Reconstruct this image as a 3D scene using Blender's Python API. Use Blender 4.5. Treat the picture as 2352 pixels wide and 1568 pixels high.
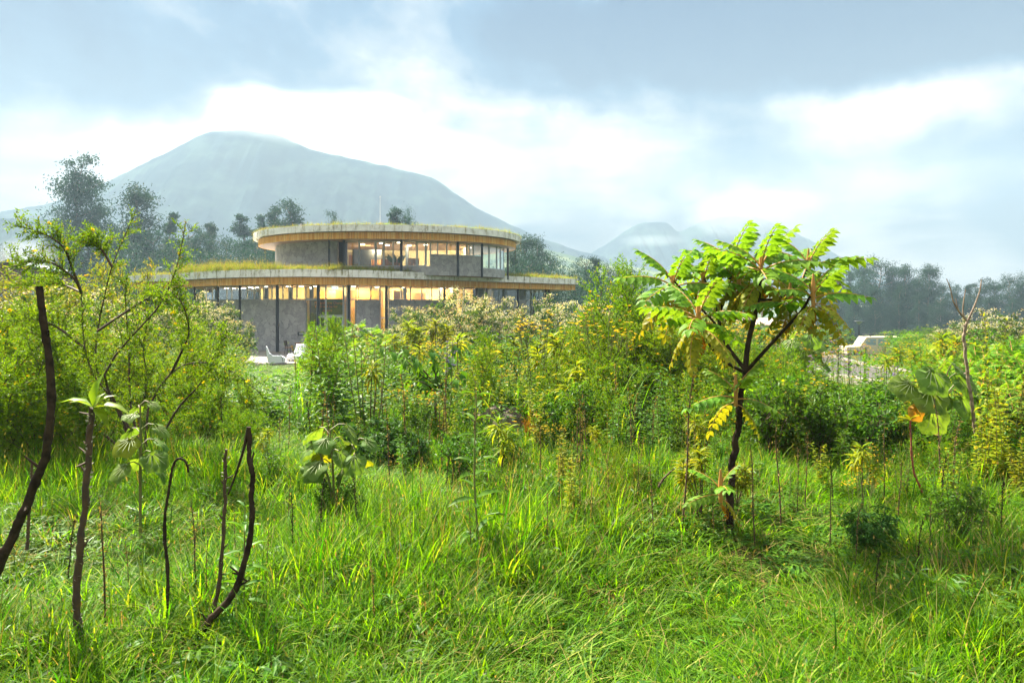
import bpy, math, random
import numpy as np
from mathutils import Vector, Matrix

for _o in list(bpy.data.objects): bpy.data.objects.remove(_o)
SC = bpy.context.scene
COL = SC.collection
R = math.radians
rng = np.random.default_rng(11)
random.seed(5)

# ------------------------------------------------------------------ camera, world, sun, exposure
CAMZ = 1.6; F = 1568.0; HX, HY = 1176.0, 700.0        # photograph measured at 2352 px width; horizon at row 700
cam = bpy.data.cameras.new('camera'); cam.lens = 24; cam.sensor_width = 36
cam.shift_y = -84 / 2352; cam.clip_start = .05; cam.clip_end = 6000
camo = bpy.data.objects.new('camera', cam); COL.objects.link(camo)
camo.location = (0, 0, CAMZ); camo.rotation_euler = (R(90), 0, 0); SC.camera = camo

SUN_AZ, SUN_EL = -42.0, 49.0                           # the sun stands ahead of the camera, a little to the left
sl = bpy.data.lights.new('sun', 'SUN'); sl.energy = 5.0; sl.angle = R(3.0); sl.color = (1, .93, .78)
so = bpy.data.objects.new('sun', sl); COL.objects.link(so)
_d = Vector((math.sin(R(SUN_AZ)) * math.cos(R(SUN_EL)), math.cos(R(SUN_AZ)) * math.cos(R(SUN_EL)), math.sin(R(SUN_EL))))
so.rotation_euler = _d.to_track_quat('Z', 'Y').to_euler(); so.location = (-20, 30, 60)

SC.view_settings.view_transform = 'Standard'; SC.view_settings.look = 'None'
SC.view_settings.gamma = 1.0; SC.view_settings.exposure = 2.42; SC.view_settings.use_curve_mapping = False
SC.render.engine = 'CYCLES'
cy = SC.cycles
cy.max_bounces = 6; cy.diffuse_bounces = 2; cy.glossy_bounces = 2; cy.transmission_bounces = 3
cy.transparent_max_bounces = 12; cy.volume_bounces = 0; cy.caustics_reflective = False; cy.caustics_refractive = False
cy.sample_clamp_indirect = 6; cy.use_denoising = True; cy.denoising_prefilter = 'ACCURATE'; cy.denoising_input_passes = 'RGB_ALBEDO_NORMAL'
cy.volume_step_rate = 3.0; cy.volume_max_steps = 128


def unit(x, y):                                        # a measured pixel as a direction from the camera
    v = Vector(((x - HX) / F, 1.0, (HY - y) / F)); return v.normalized()


class NT:
    """small helper that builds shader trees"""
    def __init__(s, tree): s.t = tree; s.t.nodes.clear()
    def n(s, typ, **kw):
        nd = s.t.nodes.new(typ); ins = kw.pop('ins', {})
        for k, v in kw.items(): setattr(nd, k, v)
        for k, v in ins.items():
            if isinstance(v, bpy.types.NodeSocket): s.t.links.new(v, nd.inputs[k])
            else: nd.inputs[k].default_value = v
        return nd
    def math(s, op, a, b=0.0, c=0.0, clamp=False):
        nd = s.n('ShaderNodeMath', operation=op, use_clamp=clamp, ins={0: a, 1: b, 2: c}); return nd.outputs[0]
    def vm(s, op, a, b=(0, 0, 0)):
        nd = s.n('ShaderNodeVectorMath', operation=op, ins={0: a, 1: b})
        return nd.outputs['Value'] if op in ('LENGTH', 'DOT_PRODUCT') else nd.outputs[0]
    def mix(s, f, a, b, blend='MIX'):
        nd = s.n('ShaderNodeMix', data_type='RGBA', blend_type=blend); nd.clamp_factor = True
        for i, v in ((0, f), (6, a), (7, b)):
            if isinstance(v, bpy.types.NodeSocket): s.t.links.new(v, nd.inputs[i])
            else: nd.inputs[i].default_value = (v if i == 0 else (tuple(v) + (1,))[:4])
        return nd.outputs[2]
    def ramp(s, f, stops):
        nd = s.n('ShaderNodeValToRGB', ins={0: f}); e = nd.color_ramp.elements
        while len(e) < len(stops): e.new(.5)
        for el, (p, c) in zip(e, stops): el.position = p; el.color = (tuple(c) + (1,))[:4] if hasattr(c, '__len__') else (c, c, c, 1)
        return nd.outputs[0]
    def noise(s, vec, scale, detail=4, rough=.5, dist=0.0, out=0):
        ins = {'Scale': scale, 'Detail': detail, 'Roughness': rough, 'Distortion': dist}
        if vec is not None: ins['Vector'] = vec
        return s.n('ShaderNodeTexNoise', ins=ins).outputs[out]
    def sstep(s, x, a, b):
        return s.n('ShaderNodeMapRange', interpolation_type='SMOOTHSTEP', ins={0: x, 1: a, 2: b, 3: 0.0, 4: 1.0}).outputs[0]


W = bpy.data.worlds.new('World'); SC.world = W; W.use_nodes = True
t = NT(W.node_tree)
gen = t.n('ShaderNodeTexCoord').outputs['Generated']
wob = t.vm('SUBTRACT', t.noise(gen, 3.2, 7, .58, out=1), (.5, .5, .5))
wd = t.vm('ADD', gen, t.n('ShaderNodeVectorMath', operation='SCALE', ins={0: wob, 'Scale': .24}).outputs[0])
sep = t.n('ShaderNodeSeparateXYZ', ins={0: gen})
zz = t.math('ADD', t.math('MAXIMUM', sep.outputs[2], 0.0), .16)
pl = t.n('ShaderNodeCombineXYZ', ins={0: t.math('DIVIDE', sep.outputs[0], zz), 1: t.math('DIVIDE', sep.outputs[1], zz)}).outputs[0]
n1 = t.noise(pl, 1.1, 9, .56, .3)
n2 = t.noise(gen, 2.6, 10, .62, .25)


def blob(x, y, hx, hz, soft=1.0):
    c = unit(x, y)
    dv = t.vm('MULTIPLY', t.vm('SUBTRACT', wd, tuple(c)), (F / hx, 1.1, F / hz))
    return t.sstep(t.vm('LENGTH', dv), 1.0 + .35 * soft, 1.0 - .65 * soft)


light = t.math('ADD', .50, t.math('MULTIPLY', t.math('SUBTRACT', n1, .5), 1.7))
light = t.math('ADD', light, t.math('MULTIPLY', t.math('SUBTRACT', n2, .5), 1.9))
for (x, y, hx, hz, a) in ((1900, 60, 640, 130, -.58), (1500, 40, 560, 120, -.26), (2330, 10, 520, 110, -.45), (420, 100, 620, 150, -.26), (760, 250, 420, 110, -.12),
                          (1120, 320, 480, 150, .36), (180, 400, 330, 140, .30), (2290, 210, 260, 110, .22), (1560, 470, 260, 80, .22), (2130, 590, 480, 60, .16),
                          (1780, 350, 420, 130, -.06), (2140, 440, 380, 110, -.14)):
    light = t.math('ADD', light, t.math('MULTIPLY', blob(x, y, hx, hz), a))
cc = t.ramp(light, ((.0, (.0, .06, .17)), (.25, (.06, .17, .31)), (.46, (.41, .45, .49)), (.62, (.86, .85, .84)), (.78, (1.32, 1.22, 1.12)), (1.0, (1.75, 1.6, 1.45))))
sky = t.n('ShaderNodeTexSky', sky_type='NISHITA', sun_disc=False, sun_elevation=R(SUN_EL), sun_rotation=R(SUN_AZ))
SKY_S = .1
lum = t.math('MULTIPLY', t.math('ADD', 1.0, t.math('MULTIPLY', t.math('MAXIMUM', sep.outputs[2], 0.0), 8.0)), .061 / SKY_S)   # an overcast sky grows brighter towards the zenith
cl = t.n('ShaderNodeVectorMath', operation='SCALE', ins={0: cc, 'Scale': lum}).outputs[0]
skc = t.mix(.97, sky.outputs[0], cl)
bg = t.n('ShaderNodeBackground', ins={'Color': skc, 'Strength': SKY_S})
wo = t.n('ShaderNodeOutputWorld'); W.node_tree.links.new(bg.outputs[0], wo.inputs[0])


# ------------------------------------------------------------------ geometry helpers
class MB:
    """collects vertices, faces, material slots and a per-vertex tint; build() links them as one mesh object"""
    def __init__(s): s.V = []; s.F = []; s.M = []; s.T = []; s.S = []; s.n = 0
    def add(s, v, f, mi=0, tint=.5, smooth=False):
        v = np.asarray(v, float).reshape(-1, 3); f = np.asarray(f, np.int64)
        if len(f) == 0: return
        s.V.append(v); s.F.append(f + s.n); s.M.append(np.full(len(f), mi, np.int32)); s.S.append(np.full(len(f), smooth))
        s.T.append(np.broadcast_to(np.asarray(tint, float), (len(v),)).copy()); s.n += len(v)
    def mesh(s, name, mats):
        me = bpy.data.meshes.new(name)
        if s.n:
            V = np.concatenate(s.V); me.vertices.add(len(V)); me.vertices.foreach_set('co', V.astype(np.float32).ravel())
            lt = np.concatenate([np.full(len(f), f.shape[1]) for f in s.F]); li = np.concatenate([f.ravel() for f in s.F])
            me.loops.add(len(li)); me.loops.foreach_set('vertex_index', li.astype(np.int32))
            me.polygons.add(len(lt)); me.polygons.foreach_set('loop_start', np.concatenate([[0], np.cumsum(lt)[:-1]]).astype(np.int32))
            me.polygons.foreach_set('material_index', np.concatenate(s.M)); me.polygons.foreach_set('use_smooth', np.concatenate(s.S))
            at = me.attributes.new('tint', 'FLOAT', 'POINT'); at.data.foreach_set('value', np.concatenate(s.T).astype(np.float32))
        for m in (mats if isinstance(mats, (list, tuple)) else [mats]): me.materials.append(m)
        me.update(calc_edges=True); me.validate()
        return me
    def build(s, name, mats, parent=None, kind=None):
        return link(name, s.mesh(name, mats), parent, kind)
    def box(s, c, size, rz=0, mi=0, tint=.5):
        hx, hy, hz = [q / 2 for q in size]
        v = np.array([[x, y, z] for z in (-hz, hz) for (x, y) in ((-hx, -hy), (hx, -hy), (hx, hy), (-hx, hy))])
        ca, sa = math.cos(rz), math.sin(rz); v = v @ np.array([[ca, sa, 0], [-sa, ca, 0], [0, 0, 1]]) + np.array(c)
        s.add(v, [[3, 2, 1, 0], [4, 5, 6, 7], [0, 1, 5, 4], [1, 2, 6, 5], [2, 3, 7, 6], [3, 0, 4, 7]], mi, tint)
    def tube(s, pts, rad, sides=6, mi=0, tint=.5, cap=True):
        p = np.asarray(pts, float); k = len(p); rad = np.broadcast_to(np.asarray(rad, float), (k,))
        tg = np.gradient(p, axis=0); tg /= np.linalg.norm(tg, axis=1)[:, None] + 1e-9
        ref = np.array([0, 1., 0]) if abs(tg[:, 2]).mean() > .7 else np.array([0, 0, 1.])
        a = np.cross(tg, ref); a /= np.linalg.norm(a, axis=1)[:, None] + 1e-9; b = np.cross(tg, a)
        th = np.arange(sides) * 2 * math.pi / sides
        v = p[:, None] + rad[:, None, None] * (np.cos(th)[None, :, None] * a[:, None] + np.sin(th)[None, :, None] * b[:, None])
        i = np.arange(k - 1)[:, None] * sides; j = np.arange(sides)[None, :]; j2 = (j + 1) % sides
        f = np.stack([i + j, i + j2, i + sides + j2, i + sides + j], -1).reshape(-1, 4)
        s.add(v.reshape(-1, 3), f, mi, tint, True)
        if cap:
            s.add(v[-1], [list(range(sides))[::-1]], mi, tint); s.add(v[0], [list(range(sides))], mi, tint)
    def leaves(s, T, pos, fwd, nrm, L, Wd, mi=0, tint=None, smooth=False):
        """many copies of a leaf shape T=(verts, tris): base at pos, along fwd, face towards nrm"""
        tv, tf = T; pos = np.asarray(pos, float).reshape(-1, 3); N = len(pos)
        if N == 0: return
        y = np.broadcast_to(np.asarray(fwd, float), (N, 3)); y = y / (np.linalg.norm(y, axis=1)[:, None] + 1e-9)
        x = np.cross(y, np.broadcast_to(np.asarray(nrm, float), (N, 3))); nx = np.linalg.norm(x, axis=1)[:, None]
        x = np.where(nx < 1e-4, np.cross(y, np.array([[.3, .9, .2]])), x); x = x / (np.linalg.norm(x, axis=1)[:, None] + 1e-9)
        z = np.cross(x, y); L = np.broadcast_to(np.asarray(L, float), (N,))[:, None, None]; Wd = np.broadcast_to(np.asarray(Wd, float), (N,))[:, None, None]
        v = pos[:, None] + x[:, None] * tv[None, :, 0:1] * Wd + y[:, None] * tv[None, :, 1:2] * L + z[:, None] * tv[None, :, 2:3] * L
        f = tf[None] + (np.arange(N) * len(tv))[:, None, None]
        if tint is None: tint = rng.random(N)
        tint = np.repeat(np.broadcast_to(np.asarray(tint, float), (N,)), len(tv))
        s.add(v.reshape(-1, 3), f.reshape(-1, tf.shape[1]), mi, tint, smooth)


def T(v, f): return np.array(v, float), np.array(f, np.int64)
DIA = T([(0, 0, 0), (-.5, .42, .09), (.5, .42, .09), (0, 1, -.10)], [(0, 2, 3), (0, 3, 1)])
OVA = T([(0, 0, 0), (-.5, .36, .07), (.5, .36, .07), (0, .38, 0), (-.36, .7, .02), (.36, .7, .02), (0, .72, -.05), (0, 1, -.2)],
        [(0, 2, 3), (0, 3, 1), (3, 2, 5), (3, 5, 6), (1, 3, 6), (1, 6, 4), (6, 5, 7), (4, 6, 7)])
LAN = T([(0, 0, 0), (-.5, .4, .04), (.5, .4, .04), (0, .42, .0), (0, 1, -.22)], [(0, 2, 3), (0, 3, 1), (3, 2, 4), (1, 3, 4)])


def round_leaf(seed=0):
    rr_ = np.random.default_rng(seed); wv_ = 1 + rr_.normal(0, .045, 18); fl_ = rr_.normal(0, .035, 18)
    v = [(0, .12, 0)]; n = 18
    for ring, rr in ((1, .55), (2, 1.0)):
        for i in range(n):
            a = 2 * math.pi * i / n; r = rr * (.5 + .03 * math.cos(5 * a)) * (wv_[i] if ring == 2 else 1)
            x, y = r * math.sin(a), .45 - r * math.cos(a) * (1.06 if math.cos(a) < 0 else .82)
            if i == 0: y += .17 * rr
            v.append((x * 1.02, y, -.16 * rr * rr * (x * x + (y - .3) ** 2) * 2 + .035 * rr * math.cos(4 * a + .6) + fl_[i] * rr))
    f = [(0, 1 + i, 1 + (i + 1) % n) for i in range(n)]
    for i in range(n):
        j = (i + 1) % n; f += [(1 + i, 1 + n + i, 1 + n + j), (1 + i, 1 + n + j, 1 + j)]
    return T(v, f)


RNDS = [round_leaf(k) for k in range(5)]; RND = RNDS[0]


def veins(Tl):
    v, f = [], []; tv = Tl[0]; n = 18
    for i in range(1, n, 2):
        a, m, e = tv[0], tv[1 + i], tv[1 + n + i]; d = (e - a)[:2]; d = np.array([-d[1], d[0], 0]) / (np.linalg.norm(d) + 1e-9); k = len(v)
        for p, w in ((a, .013), (m, .008), (e * .94 + a * .06, .002)): v += [p + d * w + (0, 0, .006), p - d * w + (0, 0, .006)]
        f += [(k, k + 1, k + 3), (k, k + 3, k + 2), (k + 2, k + 3, k + 5), (k + 2, k + 5, k + 4)]
    return T(v, f)


def link(name, me, parent=None, kind=None):
    o = bpy.data.objects.new(name, me); COL.objects.link(o)
    if parent is not None: o.parent = parent
    if kind: o['kind'] = kind
    return o


def tag(o, label, cat, group=None):
    o['label'] = label; o['category'] = cat
    if group: o['group'] = group
    return o


def thing(name, loc, label=None, cat=None, group=None, rz=0):
    o = bpy.data.objects.new(name, None); COL.objects.link(o); o.empty_display_size = .2
    o.location = loc; o.rotation_euler = (0, 0, rz)
    if cat: tag(o, label or '', cat, group)
    return o


def dup(root, loc, rz=0, sc=(1, 1, 1)):
    r = root.copy(); COL.objects.link(r); r.location = loc; r.rotation_euler = (0, 0, rz); r.scale = sc
    for ch in list(root.children):
        c = ch.copy(); COL.objects.link(c); c.parent = r
        for g in list(ch.children):
            d = g.copy(); COL.objects.link(d); d.parent = c
    return r


def sm(x, a, b):
    q = np.clip((np.asarray(x, float) - a) / (b - a), 0, 1); return q * q * (3 - 2 * q)


def gz(X, Y):
    """height of the ground: the meadow slopes gently down to the terrace, and on to the valley at the right"""
    X = np.asarray(X, float); Y = np.asarray(Y, float)
    left = -.0613 * (np.clip(Y, 8, 39) - 8); right = -.05 * (np.clip(Y, 8, 180) - 8)
    w = np.maximum(sm(X, 7, 20), sm(Y, 120, 190))
    bump = .06 * np.sin(X * 1.7 + 1.3 * np.sin(Y * .9)) * np.sin(Y * 1.3 + .7 * np.sin(X * 1.1)) * (1 - sm(Y, 26, 36))
    return left * (1 - w) + right * w + bump


def P(x, y, D): return np.array([(x - HX) / F * D, D, CAMZ + (HY - y) / F * D])
def G(x, D): X = (x - HX) / F * D; return (X, D, float(gz(X, D)))
def VX(p): return HX + F * p[0] / p[1]
def VY(p): return HY - F * (p[2] - CAMZ) / p[1]


def curve(pts, n=24):
    """Catmull-Rom through pts"""
    p = np.asarray(pts, float); p = np.vstack([2 * p[0] - p[1], p, 2 * p[-1] - p[-2]]); out = []
    m = len(p) - 3; per = max(2, n // m)
    for i in range(m):
        a, b, c, d = p[i:i + 4]
        for u in np.linspace(0, 1, per, endpoint=(i == m - 1)):
            out.append(.5 * (2 * b + (c - a) * u + (2 * a - 5 * b + 4 * c - d) * u * u + (3 * b - a - 3 * c + d) * u ** 3))
    return np.array(out)


def rdir(n, zlo=-1, zhi=1):
    z = rng.uniform(zlo, zhi, n); a = rng.uniform(0, 2 * math.pi, n); r = np.sqrt(1 - z * z)
    return np.stack([r * np.cos(a), r * np.sin(a), z], 1)


# ------------------------------------------------------------------ materials
def new_mat(name):
    m = bpy.data.materials.new(name); m.use_nodes = True; return m, NT(m.node_tree)


def out(t, sh, vol=None):
    o = t.n('ShaderNodeOutputMaterial')
    if sh is not None: t.t.links.new(sh, o.inputs[0])
    if vol is not None: t.t.links.new(vol, o.inputs[1])


def pmat(name, col, rough=.7, col2=None, scale=6.0, detail=5, metal=0, spec=.5, bump=0.0, bscale=None, lo=.35, hi=.65, obj=True):
    m, t = new_mat(name)
    vec = t.n('ShaderNodeTexCoord').outputs['Object'] if obj else t.n('ShaderNodeNewGeometry').outputs['Position']
    c = t.mix(0.0, col, col)
    if col2 is not None: c = t.mix(t.sstep(t.noise(vec, scale, detail, .6), lo, hi), col, col2)
    b = t.n('ShaderNodeBsdfPrincipled', ins={'Base Color': c, 'Roughness': rough, 'Metallic': metal, 'Specular IOR Level': spec})
    if bump:
        h = t.noise(vec, bscale or scale * 3, 6, .65)
        b.inputs['Normal'].default_value; t.t.links.new(t.n('ShaderNodeBump', ins={'Strength': bump, 'Height': h}).outputs[0], b.inputs['Normal'])
    out(t, b.outputs[0]); return m


def leafmat(name, c1, c2, tr=.45, rough=.5, c3=None, warm=(1.35, 1.15, .35), var=.28, spec=.14):
    """leaf: tint runs c1 > c2 (> c3); part of the light passes through"""
    m, t = new_mat(name)
    tint = t.n('ShaderNodeAttribute', attribute_name='tint').outputs['Fac']
    rnd = t.n('ShaderNodeObjectInfo').outputs['Random']
    stops = [(0, c1), (.8, c2), (1, c3)] if c3 else [(0, c1), (1, c2)]
    c = t.ramp(tint, stops)
    mott = t.noise(t.n('ShaderNodeTexCoord').outputs['Object'], 16.0, 3, .6)
    c = t.mix(t.sstep(mott, .42, .72), c, tuple(q * .68 for q in c1))
    hv = t.n('ShaderNodeHueSaturation', ins={'Hue': t.math('ADD', .488, t.math('MULTIPLY', rnd, .024)), 'Saturation': 1.0,
                                             'Value': t.math('ADD', 1 - var / 2, t.math('MULTIPLY', rnd, var)), 'Fac': 1.0, 'Color': c}).outputs[0]
    b = t.n('ShaderNodeBsdfPrincipled', ins={'Base Color': hv, 'Roughness': rough, 'Specular IOR Level': spec})
    tl = t.n('ShaderNodeBsdfTranslucent', ins={'Color': t.mix(1.0, hv, warm, 'MULTIPLY')})
    mx = t.n('ShaderNodeMixShader', ins={0: tr, 1: b.outputs[0], 2: tl.outputs[0]})
    out(t, mx.outputs[0]); return m


M = {}
M['grass'] = leafmat('grass_blade', (.035, .14, .004), (.20, .36, .005), .52, .55, c3=(.36, .33, .06), var=.6, warm=(1.35, 1.3, .25))
M['dry'] = leafmat('dry_grass', (.28, .19, .06), (.42, .33, .12), .35, .7)
M['herb'] = leafmat('herb_leaf', (.05, .14, .015), (.13, .26, .016), .45, .45, var=.4)
M['feather'] = leafmat('feathery_leaf', (.07, .17, .008), (.20, .33, .010), .5, .5, c3=(.38, .25, .02), warm=(1.5, 1.3, .2))
M['flowershrub'] = leafmat('grey_green_leaf', (.05, .12, .03), (.13, .22, .045), .4, .6)
M['petal_white'] = leafmat('dry_white_flower', (.38, .38, .30), (.74, .74, .68), .35, .8, c3=(.36, .24, .13))
M['hag'] = leafmat('compound_leaf_green', (.10, .24, .025), (.22, .40, .04), .45, .5, spec=.10, warm=(1.5, 1.25, .3))
M['hag_old'] = leafmat('compound_leaf_olive', (.19, .25, .02), (.42, .37, .03), .45, .45, warm=(1.4, 1.1, .25))
M['hag_dead'] = leafmat('compound_leaf_orange', (.36, .17, .02), (.46, .26, .03), .42, .6, warm=(1.5, 1.0, .3))
M['petiole'] = pmat('orange_petiole', (.42, .20, .04), .6)
M['yel_leaf'] = leafmat('yellow_green_leaf', (.15, .24, .012), (.32, .33, .015), .5, .45, c3=(.55, .34, .02))
M['round'] = leafmat('soft_round_leaf', (.10, .19, .035), (.19, .29, .045), .5, .6, warm=(1.4, 1.25, .35))
M['dark'] = leafmat('dark_glossy_leaf', (.032, .09, .018), (.085, .18, .025), .35, .5, spec=.08)
M['mid'] = leafmat('mid_green_leaf', (.05, .15, .012), (.12, .26, .014), .45, .45)
M['lime'] = leafmat('lime_leaf', (.17, .30, .015), (.30, .40, .02), .55, .4)
M['euc'] = leafmat('eucalyptus_leaf', (.012, .050, .036), (.032, .10, .050), .28, .6, c3=(.12, .13, .05), warm=(1.1, 1.15, .6), var=.35)
M['roofgrass'] = leafmat('roof_grass_blade', (.13, .20, .03), (.32, .36, .06), .45, .6, c3=(.48, .26, .10))
M['gold'] = leafmat('yellow_petal', (.62, .42, .01), (.75, .55, .02), .35, .6)
M['violet'] = leafmat('violet_petal', (.22, .14, .55), (.35, .25, .70), .35, .6)
M['rust'] = leafmat('rust_orange_strand', (.36, .16, .02), (.42, .26, .04), .35, .7)
M['bark'] = pmat('dark_bark', (.018, .012, .008), .9, (.05, .033, .02), 14, bump=.5, spec=.1)
M['bark_brown'] = pmat('brown_twig', (.085, .045, .02), .8, (.04, .024, .014), 20)
M['stem_green'] = pmat('green_stem', (.11, .15, .03), .6, (.16, .11, .04), 9)
M['bark_grey'] = pmat('pale_bare_wood', (.30, .22, .15), .75, (.14, .09, .06), 18, bump=.4)
M['bark_euc'] = pmat('pale_eucalyptus_bark', (.26, .20, .15), .85, (.14, .11, .085), 1.2)
M['vein'] = pmat('pale_leaf_vein', (.30, .36, .12), .6)
M['red'] = pmat('red_stem', (.30, .05, .03), .6, (.16, .05, .03), 12)
M['scar'] = pmat('leaf_scar', (.42, .38, .27), .8)

# ------------------------------------------------------------------ ground, path, mountains, haze
def struct(name, mb, m, smooth=False): return mb.build(name, m, None, 'structure')


def grid(xs, ys, zf, mb, mi=0):
    X, Y = np.meshgrid(xs, ys); Z = zf(X, Y); nx, ny = len(xs), len(ys)
    i = (np.arange(ny - 1)[:, None] * nx + np.arange(nx - 1)[None]).ravel()
    mb.add(np.stack([X, Y, Z], -1).reshape(-1, 3), np.stack([i, i + 1, i + nx + 1, i + nx], -1), mi, .5, True)


m, t = new_mat('meadow_soil')
pos = t.n('ShaderNodeNewGeometry').outputs['Position']
near = t.mix(t.sstep(t.noise(pos, 1.3, 6, .6), .4, .62), (.030, .045, .012), (.060, .085, .016))
far = t.mix(t.sstep(t.noise(pos, .022, 3, .5), .46, .54), (.06, .11, .03), (.15, .20, .05))
yy = t.n('ShaderNodeSeparateXYZ', ins={0: pos}).outputs[1]
b = t.n('ShaderNodeBsdfPrincipled', ins={'Base Color': t.mix(t.sstep(yy, 60, 110), near, far), 'Roughness': .95, 'Specular IOR Level': .1})
out(t, b.outputs[0]); M['soil'] = m
mb = MB()
xs = np.concatenate([np.linspace(-1300, -60, 22), np.linspace(-50, 50, 121), np.linspace(60, 1300, 22)])
ys = np.concatenate([np.linspace(-40, -4, 8), np.linspace(-2, 46, 120), np.linspace(49, 200, 30), np.linspace(220, 1300, 18)])
grid(xs, ys, gz, mb); struct('ground', mb, M['soil'])

M['asphalt'] = pmat('grey_brown_path', (.075, .062, .058), .9, (.055, .047, .044), 3.0, obj=False)
M['kerb'] = pmat('pale_kerb_stone', (.30, .26, .22), .85, (.22, .19, .16), 2.5, obj=False)
pc = curve([(30, 70), (23, 54), (17.6, 40), (14.0, 28.5), (11.8, 20.5), (12.5, 14), (17, 9.5), (26, 7)], 70)
d = np.gradient(pc, axis=0); d /= np.linalg.norm(d, axis=1)[:, None]; nn = np.stack([-d[:, 1], d[:, 0]], 1)


def ribbon(mb, a, b_, dz, h=0.0):
    pa, pb = pc + nn * a, pc + nn * b_; k = len(pc)
    za, zb = gz(pc[:, 0], pc[:, 1]) + dz, gz(pc[:, 0], pc[:, 1]) + dz
    va, vb = np.column_stack([pa, za]), np.column_stack([pb, zb]); i = np.arange(k - 1)
    mb.add(np.vstack([va, vb]), np.stack([i, i + 1, i + k + 1, i + k], -1))
    if h:
        for v in (va, vb): mb.add(np.vstack([v, v - (0, 0, h)]), np.stack([i, i + 1, i + k + 1, i + k], -1))


mb = MB(); ribbon(mb, -1.5, 1.5, .05); struct('path', mb, M['asphalt'])
mb = MB(); ribbon(mb, 1.5, 1.78, .16, .25); ribbon(mb, -1.78, -1.5, .16, .25); struct('kerb', mb, M['kerb'])

M['paving'] = pmat('terrace_concrete', (.30, .26, .21), .85, (.22, .19, .155), .9, obj=False)
mb = MB(); nx = 26
fr = np.array([(x, 39.2 + 1.2 * math.sin(x * .4)) for x in np.linspace(-19, -5.5, nx)]); bk = np.array([(x, 53.0) for x in np.linspace(-21, -4.5, nx)])
i = np.arange(nx - 1); zt = -1.84
mb.add(np.vstack([np.column_stack([fr, np.full(nx, zt)]), np.column_stack([bk, np.full(nx, zt)]), np.column_stack([fr, np.full(nx, zt - .2)])]),
       np.vstack([np.stack([i, i + 1, i + nx + 1, i + nx], -1), np.stack([i + 2 * nx, i + 1 + 2 * nx, i + 1, i], -1)]))
struct('terrace', mb, M['paving'])


def prof(pts, x):
    p = np.array(pts, float); c = curve(p, 12 * len(p)); return np.interp(x, c[:, 0], c[:, 1])


def ridge(name, pts, D, front, back, mat, gul=1.0, rough=1.2, base=-9.0, n=260, k=1.2, seed=3):
    """a mountain: its crest stands at distance D, the slope runs down towards the viewer and behind"""
    r = np.random.default_rng(seed); px = np.linspace(pts[0][0], pts[-1][0], n)
    py = prof(pts, px) + np.convolve(r.normal(0, rough, n + 4), np.ones(3) / 3, 'same')[2:-2]
    H = CAMZ + (HY - py) / F * D - base; X = (px - HX) / F * D
    us = np.concatenate([np.linspace(-1, 0, 40), np.linspace(0, 1, 10)[1:]])
    V = []
    ph = np.cumsum(r.normal(0, .5, n))
    for u in us:
        g = (1 - abs(u)) ** k
        y = D + (u * (D - front) if u < 0 else u * (back - D))
        gu = gul * 6.5 * np.sin(ph * .55 + 3 * u) * abs(u) * (1 - abs(u)) * 2 + gul * 3.2 * np.sin(ph * 1.7 + px * .05 + 9 * u) * abs(u) * (1 - abs(u)) * 2 + r.normal(0, .5 * rough, n) * (abs(u) > .02)
        V.append(np.stack([X * (1 + .10 * min(u, 0)), np.full(n, y), base + np.maximum(H * g + gu * np.clip(H / 60, 0, 1.2), -2)], 1))
    V = np.array(V); ny = len(us); i = (np.arange(ny - 1)[:, None] * n + np.arange(n - 1)[None]).ravel()
    mb = MB(); mb.add(V.reshape(-1, 3), np.stack([i, i + 1, i + n + 1, i + n], -1), 0, .5, True)
    return struct(name, mb, mat)


M['mount'] = pmat('forested_slope', (.010, .028, .038), 1.0, (.040, .072, .062), .02, 9, spec=0, obj=False, lo=.42, hi=.62)
M['hillfield'] = pmat('hillside_fields', (.05, .085, .03), 1.0, (.15, .18, .06), .03, 3, spec=0, obj=False, lo=.46, hi=.54)
ridge('mountain', [(-260, 560), (-120, 510), (0, 487), (60, 478), (130, 462), (230, 425), (350, 366), (420, 332), (475, 306), (560, 300), (640, 312), (700, 338), (780, 358), (870, 378), (960, 400), (1005, 415), (1050, 447), (1100, 479), (1170, 513), (1250, 549), (1330, 575), (1400, 594), (1480, 607), (1580, 630), (1700, 655), (1820, 690)], 1000, 620, 1110, M['mount'], 3.2, 1.4)
ridge('mountain', [(1180, 660), (1280, 620), (1365, 577), (1410, 548), (1450, 522), (1480, 511), (1530, 512), (1560, 532), (1600, 514), (1650, 500), (1720, 498), (1780, 512), (1850, 546), (1930, 588), (1975, 613), (2060, 650), (2200, 690)], 1240, 900, 1305, M['mount'], 2.0, .9, seed=8)
ridge('hill', [(-400, 520), (-200, 490), (-80, 497), (0, 501), (60, 503), (130, 508), (210, 522), (300, 548), (420, 600), (560, 680)], 640, 470, 720, M['mount'], .6, 2.6, seed=4)
ridge('hill', [(980, 600), (1080, 566), (1180, 556), (1250, 572), (1350, 596), (1450, 612), (1560, 632), (1700, 655), (1850, 680), (2100, 705)], 800, 560, 880, M['hillfield'], .8, 1.0, seed=6)

m, t = new_mat('morning_haze')
v = t.n('ShaderNodeVolumePrincipled', ins={'Color': (.42, .565, .70, 1), 'Density': .00076, 'Anisotropy': .05})
out(t, None, v.outputs[0])
mb = MB(); mb.box((0, 640, 134), (2640, 1360, 290)); hz = mb.build('haze', m, None, 'stuff')
CLOUDS = True


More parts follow.
